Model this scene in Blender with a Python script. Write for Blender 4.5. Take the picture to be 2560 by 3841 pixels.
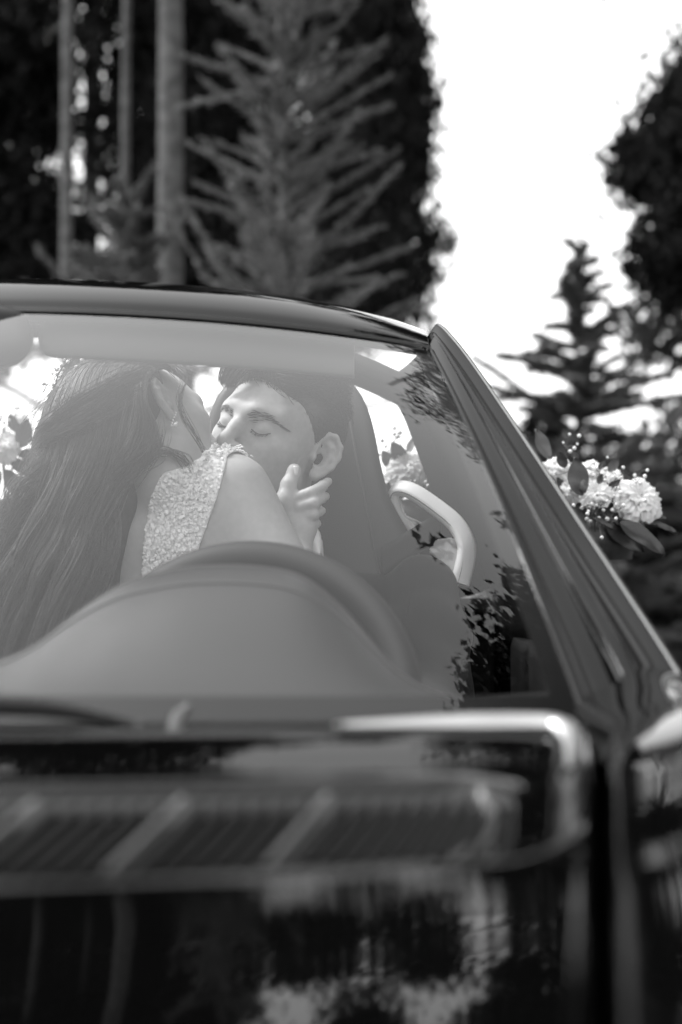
import bpy, bmesh, math, random
import numpy as np
from mathutils import Vector, Matrix

for _o in list(bpy.data.objects):
    bpy.data.objects.remove(_o, do_unlink=True)
SC = bpy.context.scene
COL = SC.collection
RNG = np.random.default_rng(11)
random.seed(11)

# ------------------------------------------------------------------ camera, sky, sun, exposure
CAM_Z = 1.05
F_PX = 50.0 / 24.0 * 2560.0
PITCH = math.atan(159.5 / F_PX)
cam_d = bpy.data.cameras.new('camera')
cam_d.sensor_fit = 'VERTICAL'; cam_d.sensor_height = 36.0; cam_d.sensor_width = 24.0
cam_d.lens = 50.0; cam_d.clip_start = 0.02; cam_d.clip_end = 2000
cam_d.dof.use_dof = True; cam_d.dof.focus_distance = 2.12; cam_d.dof.aperture_fstop = 2.4
cam = bpy.data.objects.new('camera', cam_d); COL.objects.link(cam)
cam.location = (0, 0, CAM_Z); cam.rotation_euler = (math.pi / 2 + PITCH, 0, 0)
SC.camera = cam

SUN_EL, SUN_ROT = math.radians(58), math.radians(-82)
world = bpy.data.worlds.new('World'); SC.world = world; world.use_nodes = True
wn = world.node_tree; wn.nodes.clear()
sky = wn.nodes.new('ShaderNodeTexSky'); sky.sky_type = 'NISHITA'; sky.sun_disc = False
sky.sun_elevation = SUN_EL; sky.sun_rotation = SUN_ROT
sky.air_density = 3.0; sky.dust_density = 1.0; sky.ozone_density = 1.0
bw = wn.nodes.new('ShaderNodeRGBToBW')          # black and white film: the light itself is neutral
bgn = wn.nodes.new('ShaderNodeBackground'); bgn.inputs['Strength'].default_value = 0.15
wo = wn.nodes.new('ShaderNodeOutputWorld')
wn.links.new(sky.outputs[0], bw.inputs[0]); wn.links.new(bw.outputs[0], bgn.inputs['Color'])
wn.links.new(bgn.outputs[0], wo.inputs['Surface'])
sun_d = bpy.data.lights.new('sun', 'SUN'); sun_d.energy = 1.3; sun_d.angle = math.radians(14)
sun = bpy.data.objects.new('sun', sun_d); COL.objects.link(sun)
# the sun stands high on the left, veiled by thin cloud
_sd = Vector((math.sin(SUN_ROT) * math.cos(SUN_EL), math.cos(SUN_ROT) * math.cos(SUN_EL), math.sin(SUN_EL)))
sun.rotation_euler = _sd.to_track_quat('Z', 'Y').to_euler()
sun.location = _sd * 50
vs = SC.view_settings
SC.display_settings.display_device = 'sRGB'
vs.view_transform = 'Standard'; vs.look = 'None'; vs.gamma = 1.0; vs.use_curve_mapping = False
vs.exposure = 1.48
SC.cycles.max_bounces = 8; SC.cycles.transparent_max_bounces = 16
SC.cycles.caustics_reflective = False; SC.cycles.caustics_refractive = False
SC.cycles.sample_clamp_indirect = 4.0
SC.cycles.use_denoising = True

_cp, _sp = math.cos(PITCH), math.sin(PITCH)
def P(px, py, Y):
    """point of the place measured from the photograph: pixel of the 2560x3841 picture at distance Y ahead"""
    a = (px - 1280.0) / F_PX; b = (1920.5 - py) / F_PX
    y = _cp - b * _sp; z = _sp + b * _cp
    k = Y / y
    return np.array((a * k, Y, CAM_Z + z * k))
XC = -0.47           # the car's centre line

# ------------------------------------------------------------------ helpers
def fast_mesh(name, V, faces_list):
    """faces_list: list of integer arrays (n,k)"""
    me = bpy.data.meshes.new(name)
    V = np.asarray(V, dtype=np.float32)
    me.vertices.add(len(V)); me.vertices.foreach_set('co', V.ravel())
    loops = np.concatenate([np.asarray(f, dtype=np.int32).ravel() for f in faces_list])
    sizes = np.concatenate([np.full(len(f), np.asarray(f).shape[1], dtype=np.int32) for f in faces_list])
    me.loops.add(len(loops)); me.loops.foreach_set('vertex_index', loops)
    me.polygons.add(len(sizes))
    starts = np.concatenate(([0], np.cumsum(sizes)[:-1])).astype(np.int32)
    me.polygons.foreach_set('loop_start', starts)
    try: me.polygons.foreach_set('loop_total', sizes)
    except Exception: pass
    me.update(calc_edges=True); me.validate()
    return me
def link(name, me, mat, parent=None, smooth=True):
    o = bpy.data.objects.new(name, me); COL.objects.link(o)
    if mat is not None:
        me.materials.clear()
        for m in (mat if isinstance(mat, (list, tuple)) else [mat]): me.materials.append(m)
    if smooth and len(me.polygons): me.polygons.foreach_set('use_smooth', np.ones(len(me.polygons), dtype=bool))
    if parent is not None: adopt(o, parent)
    return o
def adopt(o, parent):
    o.parent = parent
    T = Matrix.Identity(4); p = parent
    o.matrix_parent_inverse = WORLDM.get(parent.name, Matrix.Identity(4)).inverted()
    return o
WORLDM = {}
def thing(name, loc, label, cat, group=None):
    o = bpy.data.objects.new(name, None); COL.objects.link(o)
    o.empty_display_size = 0.1
    o.location = loc; WORLDM[o.name] = Matrix.Translation(Vector(loc))
    o['label'] = label; o['category'] = cat
    if group: o['group'] = group
    return o
def grid_faces(nu, nv, cu=False, cv=False):
    iu = np.arange(nu if cu else nu - 1); iv = np.arange(nv if cv else nv - 1)
    a, b = np.meshgrid(iu, iv, indexing='ij'); a = a.ravel(); b = b.ravel()
    a2 = (a + 1) % nu; b2 = (b + 1) % nv
    return np.stack([a * nv + b, a2 * nv + b, a2 * nv + b2, a * nv + b2], 1)
def sheet(name, G, mat, parent=None, cu=False, cv=False, flip=False, smooth=True):
    G = np.asarray(G, dtype=float); nu, nv = G.shape[:2]
    f = grid_faces(nu, nv, cu, cv)
    if flip: f = f[:, ::-1]
    return link(name, fast_mesh(name, G.reshape(-1, 3), [f]), mat, parent, smooth)
def solid(o, t, offset=-1):
    m = o.modifiers.new('thickness', 'SOLIDIFY'); m.thickness = t; m.offset = offset
    return o
def spline(pts, n):
    """Catmull-Rom through the points, n samples"""
    p = np.asarray(pts, dtype=float)
    p = np.vstack([2 * p[0] - p[1], p, 2 * p[-1] - p[-2]])
    m = len(p) - 3
    t = np.linspace(0, m - 1e-9, n); i = t.astype(int); u = (t - i)[:, None]
    a, b, c, d = p[i], p[i + 1], p[i + 2], p[i + 3]
    return 0.5 * (2 * b + (c - a) * u + (2 * a - 5 * b + 4 * c - d) * u * u + (3 * b - a - 3 * c + d) * u ** 3)
def frames(path, up=(0, 0, 1)):
    t = np.gradient(path, axis=0); t /= np.linalg.norm(t, axis=1)[:, None] + 1e-12
    n = np.zeros_like(t); u = np.asarray(up, float)
    for i in range(len(t)):
        v = u - t[i] * np.dot(u, t[i])
        if np.linalg.norm(v) < 1e-4: v = np.cross(t[i], (1, 0.3, 0.2))
        n[i] = v / np.linalg.norm(v)
        u = n[i] * 0.9 + u * 0.1
    return t, n, np.cross(t, n)
def tube_arrays(path, rad, sides=8, up=(0, 0, 1), prof=None, caps=True):
    """rings swept along a path; prof: (k,2) offsets (n,b) in place of a circle"""
    path = np.asarray(path, float); t, n, b = frames(path, up)
    if prof is None:
        a = np.linspace(0, 2 * np.pi, sides, endpoint=False)
        prof = np.stack([np.cos(a), np.sin(a)], 1)
    prof = np.asarray(prof, float); k = len(prof)
    r = np.broadcast_to(np.asarray(rad, float), (len(path),))
    V = path[:, None, :] + r[:, None, None] * (prof[None, :, 0, None] * n[:, None, :] + prof[None, :, 1, None] * b[:, None, :])
    F = [grid_faces(len(path), k, False, True)]
    V = V.reshape(-1, 3)
    if caps:
        F.append(np.arange(k)[None, ::-1]); F.append((np.arange(k) + (len(path) - 1) * k)[None, :])
    return V, F
def tube(name, path, rad, mat, parent=None, sides=8, up=(0, 0, 1), prof=None, caps=True, smooth=True):
    V, F = tube_arrays(path, rad, sides, up, prof, caps)
    return link(name, fast_mesh(name, V, F), mat, parent, smooth)
class Batch:
    """collects pieces that become one mesh"""
    def __init__(s): s.V = []; s.F = {}; s.n = 0
    def add(s, V, F):
        for f in F:
            f = np.asarray(f); s.F.setdefault(f.shape[1], []).append(f + s.n)
        s.V.append(np.asarray(V, float)); s.n += len(V)
    def build(s, name, mat, parent=None, smooth=True):
        return link(name, fast_mesh(name, np.concatenate(s.V), [np.concatenate(v) for v in s.F.values()]), mat, parent, smooth)
def rounded_box(name, c, size, r, mat, parent=None, rot=None, seg=2):
    bm = bmesh.new(); bmesh.ops.create_cube(bm, size=1.0)
    for v in bm.verts: v.co = Vector((v.co.x * size[0], v.co.y * size[1], v.co.z * size[2]))
    bmesh.ops.bevel(bm, geom=bm.edges[:], offset=r, segments=seg, profile=0.6, affect='EDGES')
    M = Matrix.Translation(Vector(c)) @ (rot.to_4x4() if rot is not None else Matrix.Identity(4))
    bmesh.ops.transform(bm, matrix=M, verts=bm.verts)
    me = bpy.data.meshes.new(name); bm.to_mesh(me); bm.free()
    return link(name, me, mat, parent)

# ------------------------------------------------------------------ materials (black and white: every colour is a grey)
def mat(name, g, rough=0.6, spec=0.5, vary=0.0, scale=30.0, bump=0.0, bscale=200.0, coat=0.0, sss=0.0, metal=0.0, sheen=0.0, trans=0.0, detail=4.0, bdist=0.002):
    m = bpy.data.materials.new(name); m.use_nodes = True
    nt = m.node_tree; b = nt.nodes['Principled BSDF']
    b.inputs['Base Color'].default_value = (g, g, g, 1)
    b.inputs['Roughness'].default_value = rough
    b.inputs['Specular IOR Level'].default_value = spec
    b.inputs['Coat Weight'].default_value = coat; b.inputs['Coat Roughness'].default_value = 0.02
    b.inputs['Metallic'].default_value = metal
    if sheen: b.inputs['Sheen Weight'].default_value = sheen
    if sss:
        b.inputs['Subsurface Weight'].default_value = sss
        b.inputs['Subsurface Radius'].default_value = (0.006, 0.006, 0.006); b.inputs['Subsurface Scale'].default_value = 1.0
    tc = nt.nodes.new('ShaderNodeTexCoord')
    if vary:
        n = nt.nodes.new('ShaderNodeTexNoise'); n.inputs['Scale'].default_value = scale; n.inputs['Detail'].default_value = detail
        nt.links.new(tc.outputs['Object'], n.inputs['Vector'])
        mr = nt.nodes.new('ShaderNodeMapRange'); mr.inputs[1].default_value = 0.3; mr.inputs[2].default_value = 0.7
        mr.inputs[3].default_value = max(0.0, g * (1 - vary)); mr.inputs[4].default_value = min(1.0, g * (1 + vary))
        nt.links.new(n.outputs['Fac'], mr.inputs[0]); nt.links.new(mr.outputs[0], b.inputs['Base Color'])
    if bump:
        n2 = nt.nodes.new('ShaderNodeTexNoise'); n2.inputs['Scale'].default_value = bscale; n2.inputs['Detail'].default_value = 3
        nt.links.new(tc.outputs['Object'], n2.inputs['Vector'])
        bp = nt.nodes.new('ShaderNodeBump'); bp.inputs['Strength'].default_value = bump; bp.inputs['Distance'].default_value = bdist
        nt.links.new(n2.outputs['Fac'], bp.inputs['Height']); nt.links.new(bp.outputs[0], b.inputs['Normal'])
    return m
def leaf_mat(name, g, vary=0.4, rough=0.6, trans=0.25, scale=3.0):
    m = mat(name, g, rough, 0.15, vary, scale)
    nt = m.node_tree; b = nt.nodes['Principled BSDF']; out = nt.nodes['Material Output']
    tr = nt.nodes.new('ShaderNodeBsdfTranslucent'); tr.inputs[0].default_value = (g, g, g, 1)
    mx = nt.nodes.new('ShaderNodeMixShader'); mx.inputs[0].default_value = trans
    nt.links.new(b.outputs[0], mx.inputs[1]); nt.links.new(tr.outputs[0], mx.inputs[2]); nt.links.new(mx.outputs[0], out.inputs[0])
    return m
def glass_mat(name, tint=0.9, ior=1.52):
    m = bpy.data.materials.new(name); m.use_nodes = True
    nt = m.node_tree; nt.nodes.clear()
    out = nt.nodes.new('ShaderNodeOutputMaterial')
    geo = nt.nodes.new('ShaderNodeNewGeometry')
    ie = nt.nodes.new('ShaderNodeMapRange')         # same pane seen from either side
    ie.inputs[3].default_value = ior; ie.inputs[4].default_value = 1.0 / ior
    nt.links.new(geo.outputs['Backfacing'], ie.inputs[0])
    fr = nt.nodes.new('ShaderNodeFresnel'); nt.links.new(ie.outputs[0], fr.inputs['IOR'])
    a = nt.nodes.new('ShaderNodeMath'); a.operation = 'MULTIPLY'; a.inputs[1].default_value = 2.0
    c = nt.nodes.new('ShaderNodeMath'); c.operation = 'ADD'; c.inputs[1].default_value = 1.0
    d = nt.nodes.new('ShaderNodeMath'); d.operation = 'DIVIDE'; d.use_clamp = True
    nt.links.new(fr.outputs[0], a.inputs[0]); nt.links.new(fr.outputs[0], c.inputs[0])
    nt.links.new(a.outputs[0], d.inputs[0]); nt.links.new(c.outputs[0], d.inputs[1])
    t = nt.nodes.new('ShaderNodeBsdfTransparent'); t.inputs[0].default_value = (tint, tint, tint, 1)
    g = nt.nodes.new('ShaderNodeBsdfGlossy'); g.inputs['Roughness'].default_value = 0.0; g.inputs[0].default_value = (1, 1, 1, 1)
    mx = nt.nodes.new('ShaderNodeMixShader')
    nt.links.new(d.outputs[0], mx.inputs[0]); nt.links.new(t.outputs[0], mx.inputs[1]); nt.links.new(g.outputs[0], mx.inputs[2])
    nt.links.new(mx.outputs[0], out.inputs[0])
    return m

M_PAINT = mat('black_paint', 0.0012, 0.03, 0.34)
M_HEADER = mat('header_paint', 0.003, 0.05, 0.6)
M_EDGE = mat('pillar_edge_highlight', 0.09, 0.45, 0.5, metal=1.0)  # stands in for the sky line reflected on the pillar edge
M_TRIM = mat('black_trim', 0.003, 0.35, 0.4)
M_RUBBER = mat('black_rubber', 0.004, 0.6, 0.3)
M_GRILLE = mat('dark_grille', 0.018, 0.5, 0.4)
M_BAR = mat('satin_bar', 0.10, 0.35, 0.5, metal=0.3)
M_LIPLIGHT = mat('lip_highlight_metal', 0.62, 0.36, 0.5, metal=1.0)  # bright metal for the imitated sky reflection on the bonnet lip
M_GLASS = glass_mat('windscreen_glass', 0.92, 1.325)
M_GLASS2 = glass_mat('window_glass', 0.97, 1.45)
M_DASH = mat('dash_leather', 0.028, 0.36, 0.5, bump=0.25, bscale=700)
M_WHEEL = mat('wheel_leather', 0.012, 0.6, 0.5, bump=0.2, bscale=600)
M_LINING = mat('roof_lining', 0.30, 0.9, 0.1, vary=0.08, scale=60)
M_VISOR = mat('sun_visor', 0.34, 0.7, 0.2)
M_SOFT = mat('soft_top', 0.02, 0.85, 0.2, bump=0.3, bscale=800)
M_SEAT = mat('seat_leather', 0.028, 0.45, 0.5, bump=0.25, bscale=500)
M_SEAT2 = mat('seat_stitch', 0.09, 0.7, 0.3)
M_PALE = mat('pale_leather', 0.75, 0.45, 0.5, bump=0.2, bscale=500)
M_CARPET = mat('carpet', 0.03, 0.95, 0.1)
M_BELT = mat('belt_webbing', 0.045, 0.7, 0.3, bump=0.4, bscale=900)
M_TYRE = mat('tyre_rubber', 0.02, 0.8, 0.2)
M_RIM = mat('wheel_alloy', 0.5, 0.3, 0.5, metal=0.9)

# ================================================================== the car
car = thing('car', (XC, 1.7, 0), 'glossy black open-top sports car seen over its bonnet and windscreen', 'car')
def cpt(xp, Y, z): return np.stack(np.broadcast_arrays(np.asarray(xp, float) + XC, np.asarray(Y, float), np.asarray(z, float)), -1)

# --- windscreen
def ws_bottom(s): return cpt(0.69 * s, 1.13 + 0.163 * np.abs(s) ** 2.2, 0.917 - 0.015 * s * s)
def ws_top(s): return cpt(0.585 * s, 1.72 + 0.13 * np.abs(s) ** 2.5, 1.346 - 0.027 * s * s)
def ws(s, v):
    s = np.asarray(s, float); v = np.asarray(v, float)[..., None]
    p = ws_bottom(s) * (1 - v) + ws_top(s) * v
    bow = 0.018 * 4 * v * (1 - v)
    return p + bow * np.array((0, -0.58, 0.81))
S, V_ = np.meshgrid(np.linspace(-1, 1, 81), np.linspace(0, 1, 41), indexing='ij')
sheet('windscreen', ws(S, V_), M_GLASS, car)
# black ceramic band printed round the inside of the glass
inner = lambda s, v: ws(s, v) - 0.004 * np.array((0, -0.58, 0.81))
S, V_ = np.meshgrid(np.linspace(-1, 1, 61), np.linspace(0, 0.045, 4), indexing='ij')
sheet('glass_border', inner(S, V_), M_TRIM, car)
for sg in (-1, 1):
    S, V_ = np.meshgrid(np.linspace(0.965, 1, 4) * sg, np.linspace(0, 1, 30), indexing='ij')
    sheet('glass_border', inner(S, V_), M_TRIM, car, flip=sg < 0)

# --- header rail over the glass and roof skin
hs = np.linspace(-1, 1, 81)
HP = [(-0.004, 0.000), (0.004, 0.007), (0.010, 0.004), (0.014, 0.009), (0.022, 0.020), (0.040, 0.034), (0.065, 0.048), (0.095, 0.058), (0.135, 0.066), (0.2, 0.072)]
HPs = spline(HP, 40)
top = ws_top(hs)
G = np.zeros((len(hs), len(HPs), 3))
for j, (dy, dz) in enumerate(HPs):
    G[:, j] = top; G[:, j, 1] += dy; G[:, j, 2] += dz - 0.02 * np.abs(hs) ** 6 * min(1, dz / 0.05)
o = sheet('header_rail', G[:, 9:], M_HEADER, car, flip=False)
sheet('header_seal', G[:, :10], M_RUBBER, car)
# underside of the header inside the car
gi = np.stack([top + (0, 0.004, -0.006), top + (0, 0.05, -0.004), top + (0, 0.1, 0.012), top + (0, 0.2, 0.040)], 1)
sheet('header_lining', gi, M_LINING, car)

# --- soft top: roof skin, lining
def roof_pt(s, t, drop=0.0):
    """t 0 at header, 1 above the rear window"""
    Y0 = 1.92 + 0.13 * np.abs(s) ** 2.5; Y1 = 2.50
    Y = Y0 + (Y1 - Y0) * t
    xp = (0.585 + 0.045 * np.sin(t * np.pi * 0.6)) * s
    z = 1.418 + 0.012 * np.sin(t * 2.2) - 0.05 * t ** 3 + 0.085 * t * (1 - s * s) - (0.027 + 0.02 * t) * np.abs(s) ** 2.2 - 0.02 * np.abs(s) ** 6 - drop
    return cpt(xp, Y, z)
S, T = np.meshgrid(np.linspace(-1, 1, 41), np.linspace(0, 1, 25), indexing='ij')
S, T = np.meshgrid(np.linspace(-1, 1, 41), np.linspace(0.86, 1, 8), indexing='ij')     # the roof panel is off: only the rear hoop stands
solid(sheet('rear_hoop', roof_pt(S, T), M_SOFT, car, flip=False), 0.03)
# --- rear wall of the soft top with the glass rear window
th = np.linspace(0, 2 * np.pi, 96, endpoint=False)
def superell(a, b, e=5.0):
    c, s_ = np.cos(th), np.sin(th)
    return np.sign(c) * np.abs(c) ** (2 / e) * a, np.sign(s_) * np.abs(s_) ** (2 / e) * b
ox, oz = superell(0.70, 0.22, 6); ix, iz = superell(0.615, 0.145, 7)
ocz, icz = 1.175, 1.213
arch = lambda x: 0.085 * np.clip(1 - (x / 0.62) ** 2, 0, 1)
oz = oz + np.where(oz > 0, arch(ox) * oz / 0.22, 0); iz = iz + np.where(iz > 0, arch(ix) * iz / 0.145, 0)
def rear_plane(x, z, off=0.0): 
    w = 1 - 0.6 * (z - 1.2)
    return cpt(x * w, 2.52 - 0.12 * (z - 1.36) - 0.10 * np.abs(x) ** 2.2 + off, z)
ring = np.stack([rear_plane(ox * (1 - k) + ix * k, (ocz + oz) * (1 - k) + (icz + iz) * k) for k in np.linspace(0, 1, 5)], 1)
sheet('rear_wall', ring, M_CARPET, car, cu=True)
ring2 = np.stack([rear_plane(ix * k, icz + iz * k, 0.004) for k in np.linspace(1, 0.001, 5)], 1)
sheet('rear_window', ring2, M_GLASS2, car, cu=True)
# --- soft-top quarters
for sg in (-1, 1):
    zz = np.linspace(0.90, 1.372, 16); yy = np.linspace(2.10, 2.56, 12)
    Yq, Zq = np.meshgrid(yy, zz, indexing='ij')
    h = (Zq - 0.90) / 0.472
    xq = 0.80 - 0.17 * h - 0.03 * h ** 3 - 0.04 * ((Yq - 2.1) / .46) ** 2
    o = sheet('quarter_panel', cpt(sg * xq, Yq, Zq), M_SOFT, car, flip=sg > 0); solid(o, 0.02)
    # side window
    Yq, Zq = np.meshgrid(np.linspace(1.40, 2.10, 12), np.linspace(0.92, 1.36, 10), indexing='ij')
    h = (Zq - 0.90) / 0.472
    keep = 1.40 + 0.55 * np.clip((Zq - 0.92) / 0.43, 0, 1)
    Yq = keep + (2.098 - keep) * (Yq - 1.40) / 0.70
    sheet('side_window', cpt(sg * (0.805 - 0.17 * h - 0.03 * h ** 3), Yq, Zq), M_GLASS2, car, flip=sg > 0)

# --- windscreen pillars: a stepped moulding from glass edge to door seal
def pillar(sg):
    t = np.linspace(-0.06, 1.0, 50)
    inn = np.array([ws_bottom(np.array(1.0)), ws_top(np.array(1.0))])
    a = inn[0] * (1 - t[:, None]) + inn[1] * t[:, None]
    a = a + (0.018 * 4 * np.clip(t * (1 - t), 0, 1))[:, None] * np.array((0, -0.58, 0.81))
    outp = [P(2640, 2700, 1.36), P(2505, 2470, 1.43), P(2192, 2010, 1.61), P(1945, 1640, 1.76), P(1755, 1365, 1.90), P(1668, 1258, 1.96), P(1628, 1226, 1.98)]
    b = spline(outp, 50)
    prof = [(0.0, -0.002), (0.05, 0.004), (0.09, -0.006), (0.14, -0.004), (0.20, 0.006), (0.30, 0.016), (0.40, 0.012), (0.455, 0.004), (0.475, -0.004),
            (0.50, 0.002), (0.57, 0.010), (0.63, 0.006), (0.67, -0.003), (0.73, -0.010), (0.79, -0.010), (0.83, -0.006), (0.88, 0.004), (0.93, 0.012), (0.97, 0.012), (1.005, 0.004), (1.02, -0.010),
            (0.97, -0.045), (0.6, -0.06), (0.2, -0.05), (0.0, -0.02)]
    pr = spline(prof, 96)
    w = b - a; Wl = np.linalg.norm(w, axis=1)
    tt = np.gradient((a + b) / 2, axis=0); tt /= np.linalg.norm(tt, axis=1)[:, None]
    nrm = np.cross(w / Wl[:, None], -tt); nrm /= np.linalg.norm(nrm, axis=1)[:, None]
    if nrm[20, 2] < 0: nrm = -nrm
    k = (Wl / 0.13)
    G = a[:, None] + pr[None, :, 0, None] * w[:, None] + (0.46 * np.clip(k, 0.45, 1.3)[:, None, None] * pr[None, :, 1, None]) * nrm[:, None]
    if sg < 0: G = G.copy(); G[..., 0] = 2 * XC - G[..., 0]
    return G, pr
for sg in (1, -1):
    G, pr = pillar(sg)
    pil = sheet('windscreen_pillar', G, [M_PAINT, M_RUBBER], car, cv=True, flip=sg > 0)
    wv = (pr[:, 0] + np.roll(pr[:, 0], -1)) / 2; top_side = np.arange(len(pr)) < 80
    rub = top_side & ((wv < 0.13) | ((wv > 0.445) & (wv < 0.485)) | ((wv > 0.67) & (wv < 0.835)))
    pil.data.polygons.foreach_set('material_index', np.tile(rub.astype(np.int32), len(G) - 1))
    tube('edge_highlight', G[0:-1, 69], np.linspace(0.0042, 0.0024, len(G) - 1), M_EDGE, car, 8)  # added metal strip imitating the sky reflection along the pillar's outer edge
    tube('door_seal', G[1:-1, 56], 0.006, M_RUBBER, car, 6)
    tube('glass_seal', G[1:-1, 10], 0.005, M_RUBBER, car, 6)

# --- bonnet with its louvred air intake, wings, cowl
QZ = np.array([(-0.30, 0.60), (-0.2, 0.68), (0.0, 0.768), (0.3, 0.833), (0.5, 0.8595), (0.6, 0.8712), (0.66, 0.8785), (0.70, 0.8850), (0.72, 0.8905), (0.79, 0.9075), (0.86, 0.9235), (0.93, 0.9285), (0.965, 0.9295), (0.985, 0.9275), (0.992, 0.917)])
def bend(xp): return 0.13 * np.abs(xp / 0.64) ** 2.2
def hood_q(q): return np.interp(q, np.linspace(-0.3, 0.992, 400), HZ)
_hz = spline(QZ, 400); HZ = np.interp(np.linspace(-0.3, 0.992, 400), _hz[:, 0], _hz[:, 1])
def sstep(x, a, b): t = np.clip((x - a) / (b - a), 0, 1); return t * t * (3 - 2 * t)
def vent_mask(xp, q, cq=0.785, hx=0.584, hq=0.066, r=0.045):
    """1 inside the intake opening, rounded ends"""
    cx = 0.0
    dx = np.abs(xp - cx) - (hx - r); dq = np.abs(q - cq) - (hq - r)
    d = np.hypot(np.maximum(dx, 0), np.maximum(dq, 0)) + np.minimum(np.maximum(dx, dq), 0) - r
    return d
def hood_z(xp, q):
    z = hood_q(q) - 0.010 * (xp / 0.64) ** 2 - 0.020 * sstep(np.abs(xp), 0.628, 0.648) ** 2
    d1 = vent_mask(xp, q, 0.832, 0.636, 0.128, 0.055)
    z = z - 0.0175 * (1 - sstep(d1, -0.022, 0.004)) * (1 - sstep(q, 0.855, 0.955))              # dished panel round the intake
    d = vent_mask(xp, q)
    z = z + 0.002 * np.exp(-((d - 0.010) / 0.010) ** 2)          # rolled rim
    z = z - 0.010 * (1 - sstep(d, -0.012, 0.004))                # recess
    return z
xs = np.concatenate([np.linspace(-0.646, -0.56, 24), np.linspace(-0.556, 0.0, 36), np.linspace(0.005, 0.50, 80), np.linspace(0.503, 0.646, 60)])
qs = np.concatenate([np.linspace(-0.3, 0.5, 40), np.linspace(0.505, 0.69, 40), np.linspace(0.692, 0.9, 80), np.linspace(0.902, 0.992, 40)])
X, Q = np.meshgrid(xs, qs, indexing='ij')
def in_plan(xp, Y): return xp * np.clip((0.470 + 0.181 * np.asarray(Y)) / 0.646, 0.84, 1.05)
sheet('bonnet', cpt(in_plan(X, Q + bend(X)), Q + bend(X), hood_z(X, Q)), M_PAINT, car)
def hood_p(xp, q, dz=0.0): return cpt(in_plan(xp, q + bend(xp)), q + bend(xp), hood_z(xp, q) + dz)
# intake floor
xf = np.linspace(-0.58, 0.58, 60); qf = np.linspace(0.722, 0.848, 8)
X, Q = np.meshgrid(xf, qf, indexing='ij')
intake = sheet('air_intake', hood_p(X, Q, 0.001), M_GRILLE, car); WORLDM[intake.name] = Matrix.Identity(4)
def louvre_path(x0, sg=1):
    q = np.linspace(0.722, 0.848, 9)
    x = x0 + 0.22 * (q - 0.79)
    return sg * x, q
n = 0
for sg in (1, -1):
    for i in range(46):
        x0 = 0.012 + 0.0125 * i
        xx, qq = louvre_path(x0, sg)
        ok = vent_mask(xx, qq) < -0.006
        if ok.sum() < 4: continue
        xx, qq = xx[ok], qq[ok]
        big = (i % 7) == 1 and x0 < 0.53
        pth = hood_p(xx, qq, 0.0) + np.array((0, 0, 0.017 if big else 0.009))
        pth[:, 2] -= (hood_z(xx, qq) - (hood_q(qq) - 0.010 * (xx / 0.64) ** 2 - 0.0275))
        if big: tube('grille_bar', pth - np.array((0, 0, 0.004)), 0.0026, M_BAR, intake, 8)
        else:
            prof = np.array([(1.0, 0.25), (0.85, 0.45), (-1, 0.15), (-1, -0.45), (0.4, -0.35)])
            tube('slat', pth, 0.006, M_GRILLE, intake, prof=prof, smooth=False)
# added bright metal strip imitating sky reflected on the bonnet lip, pale end cap inside the grille
for sg in (1, -1):
    tr = [(0.46, 0.958), (0.52, 0.960), (0.575, 0.958), (0.606, 0.950), (0.619, 0.936), (0.625, 0.912), (0.626, 0.88), (0.625, 0.85)]
    tr = spline(tr, 50); pth = hood_p(sg * tr[:, 0], tr[:, 1], 0.004)
    prof = np.array([(1.0, 0.0), (0.75, 1.3), (0.0, 2.0), (-0.6, 1.9), (-0.6, -1.9), (0.0, -2.0), (0.75, -1.3)])
    tube('lip_highlight', pth, np.concatenate([np.linspace(0.0016, 0.0070, 12), np.full(14, 0.0070), np.linspace(0.0068, 0.0030, 12), np.linspace(0.0030, 0.0008, 12)]), M_LIPLIGHT, car, prof=prof)
    tr = spline([(0.568, 0.838), (0.576, 0.80), (0.568, 0.765), (0.538, 0.738), (0.48, 0.728), (0.38, 0.726)], 40); pth = hood_p(sg * tr[:, 0], tr[:, 1], 0.0045)
    tube('grille_surround', pth, np.concatenate([np.full(20, 0.0055), np.linspace(0.0055, 0.0012, 20)]), M_BAR, car, 10)
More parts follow.
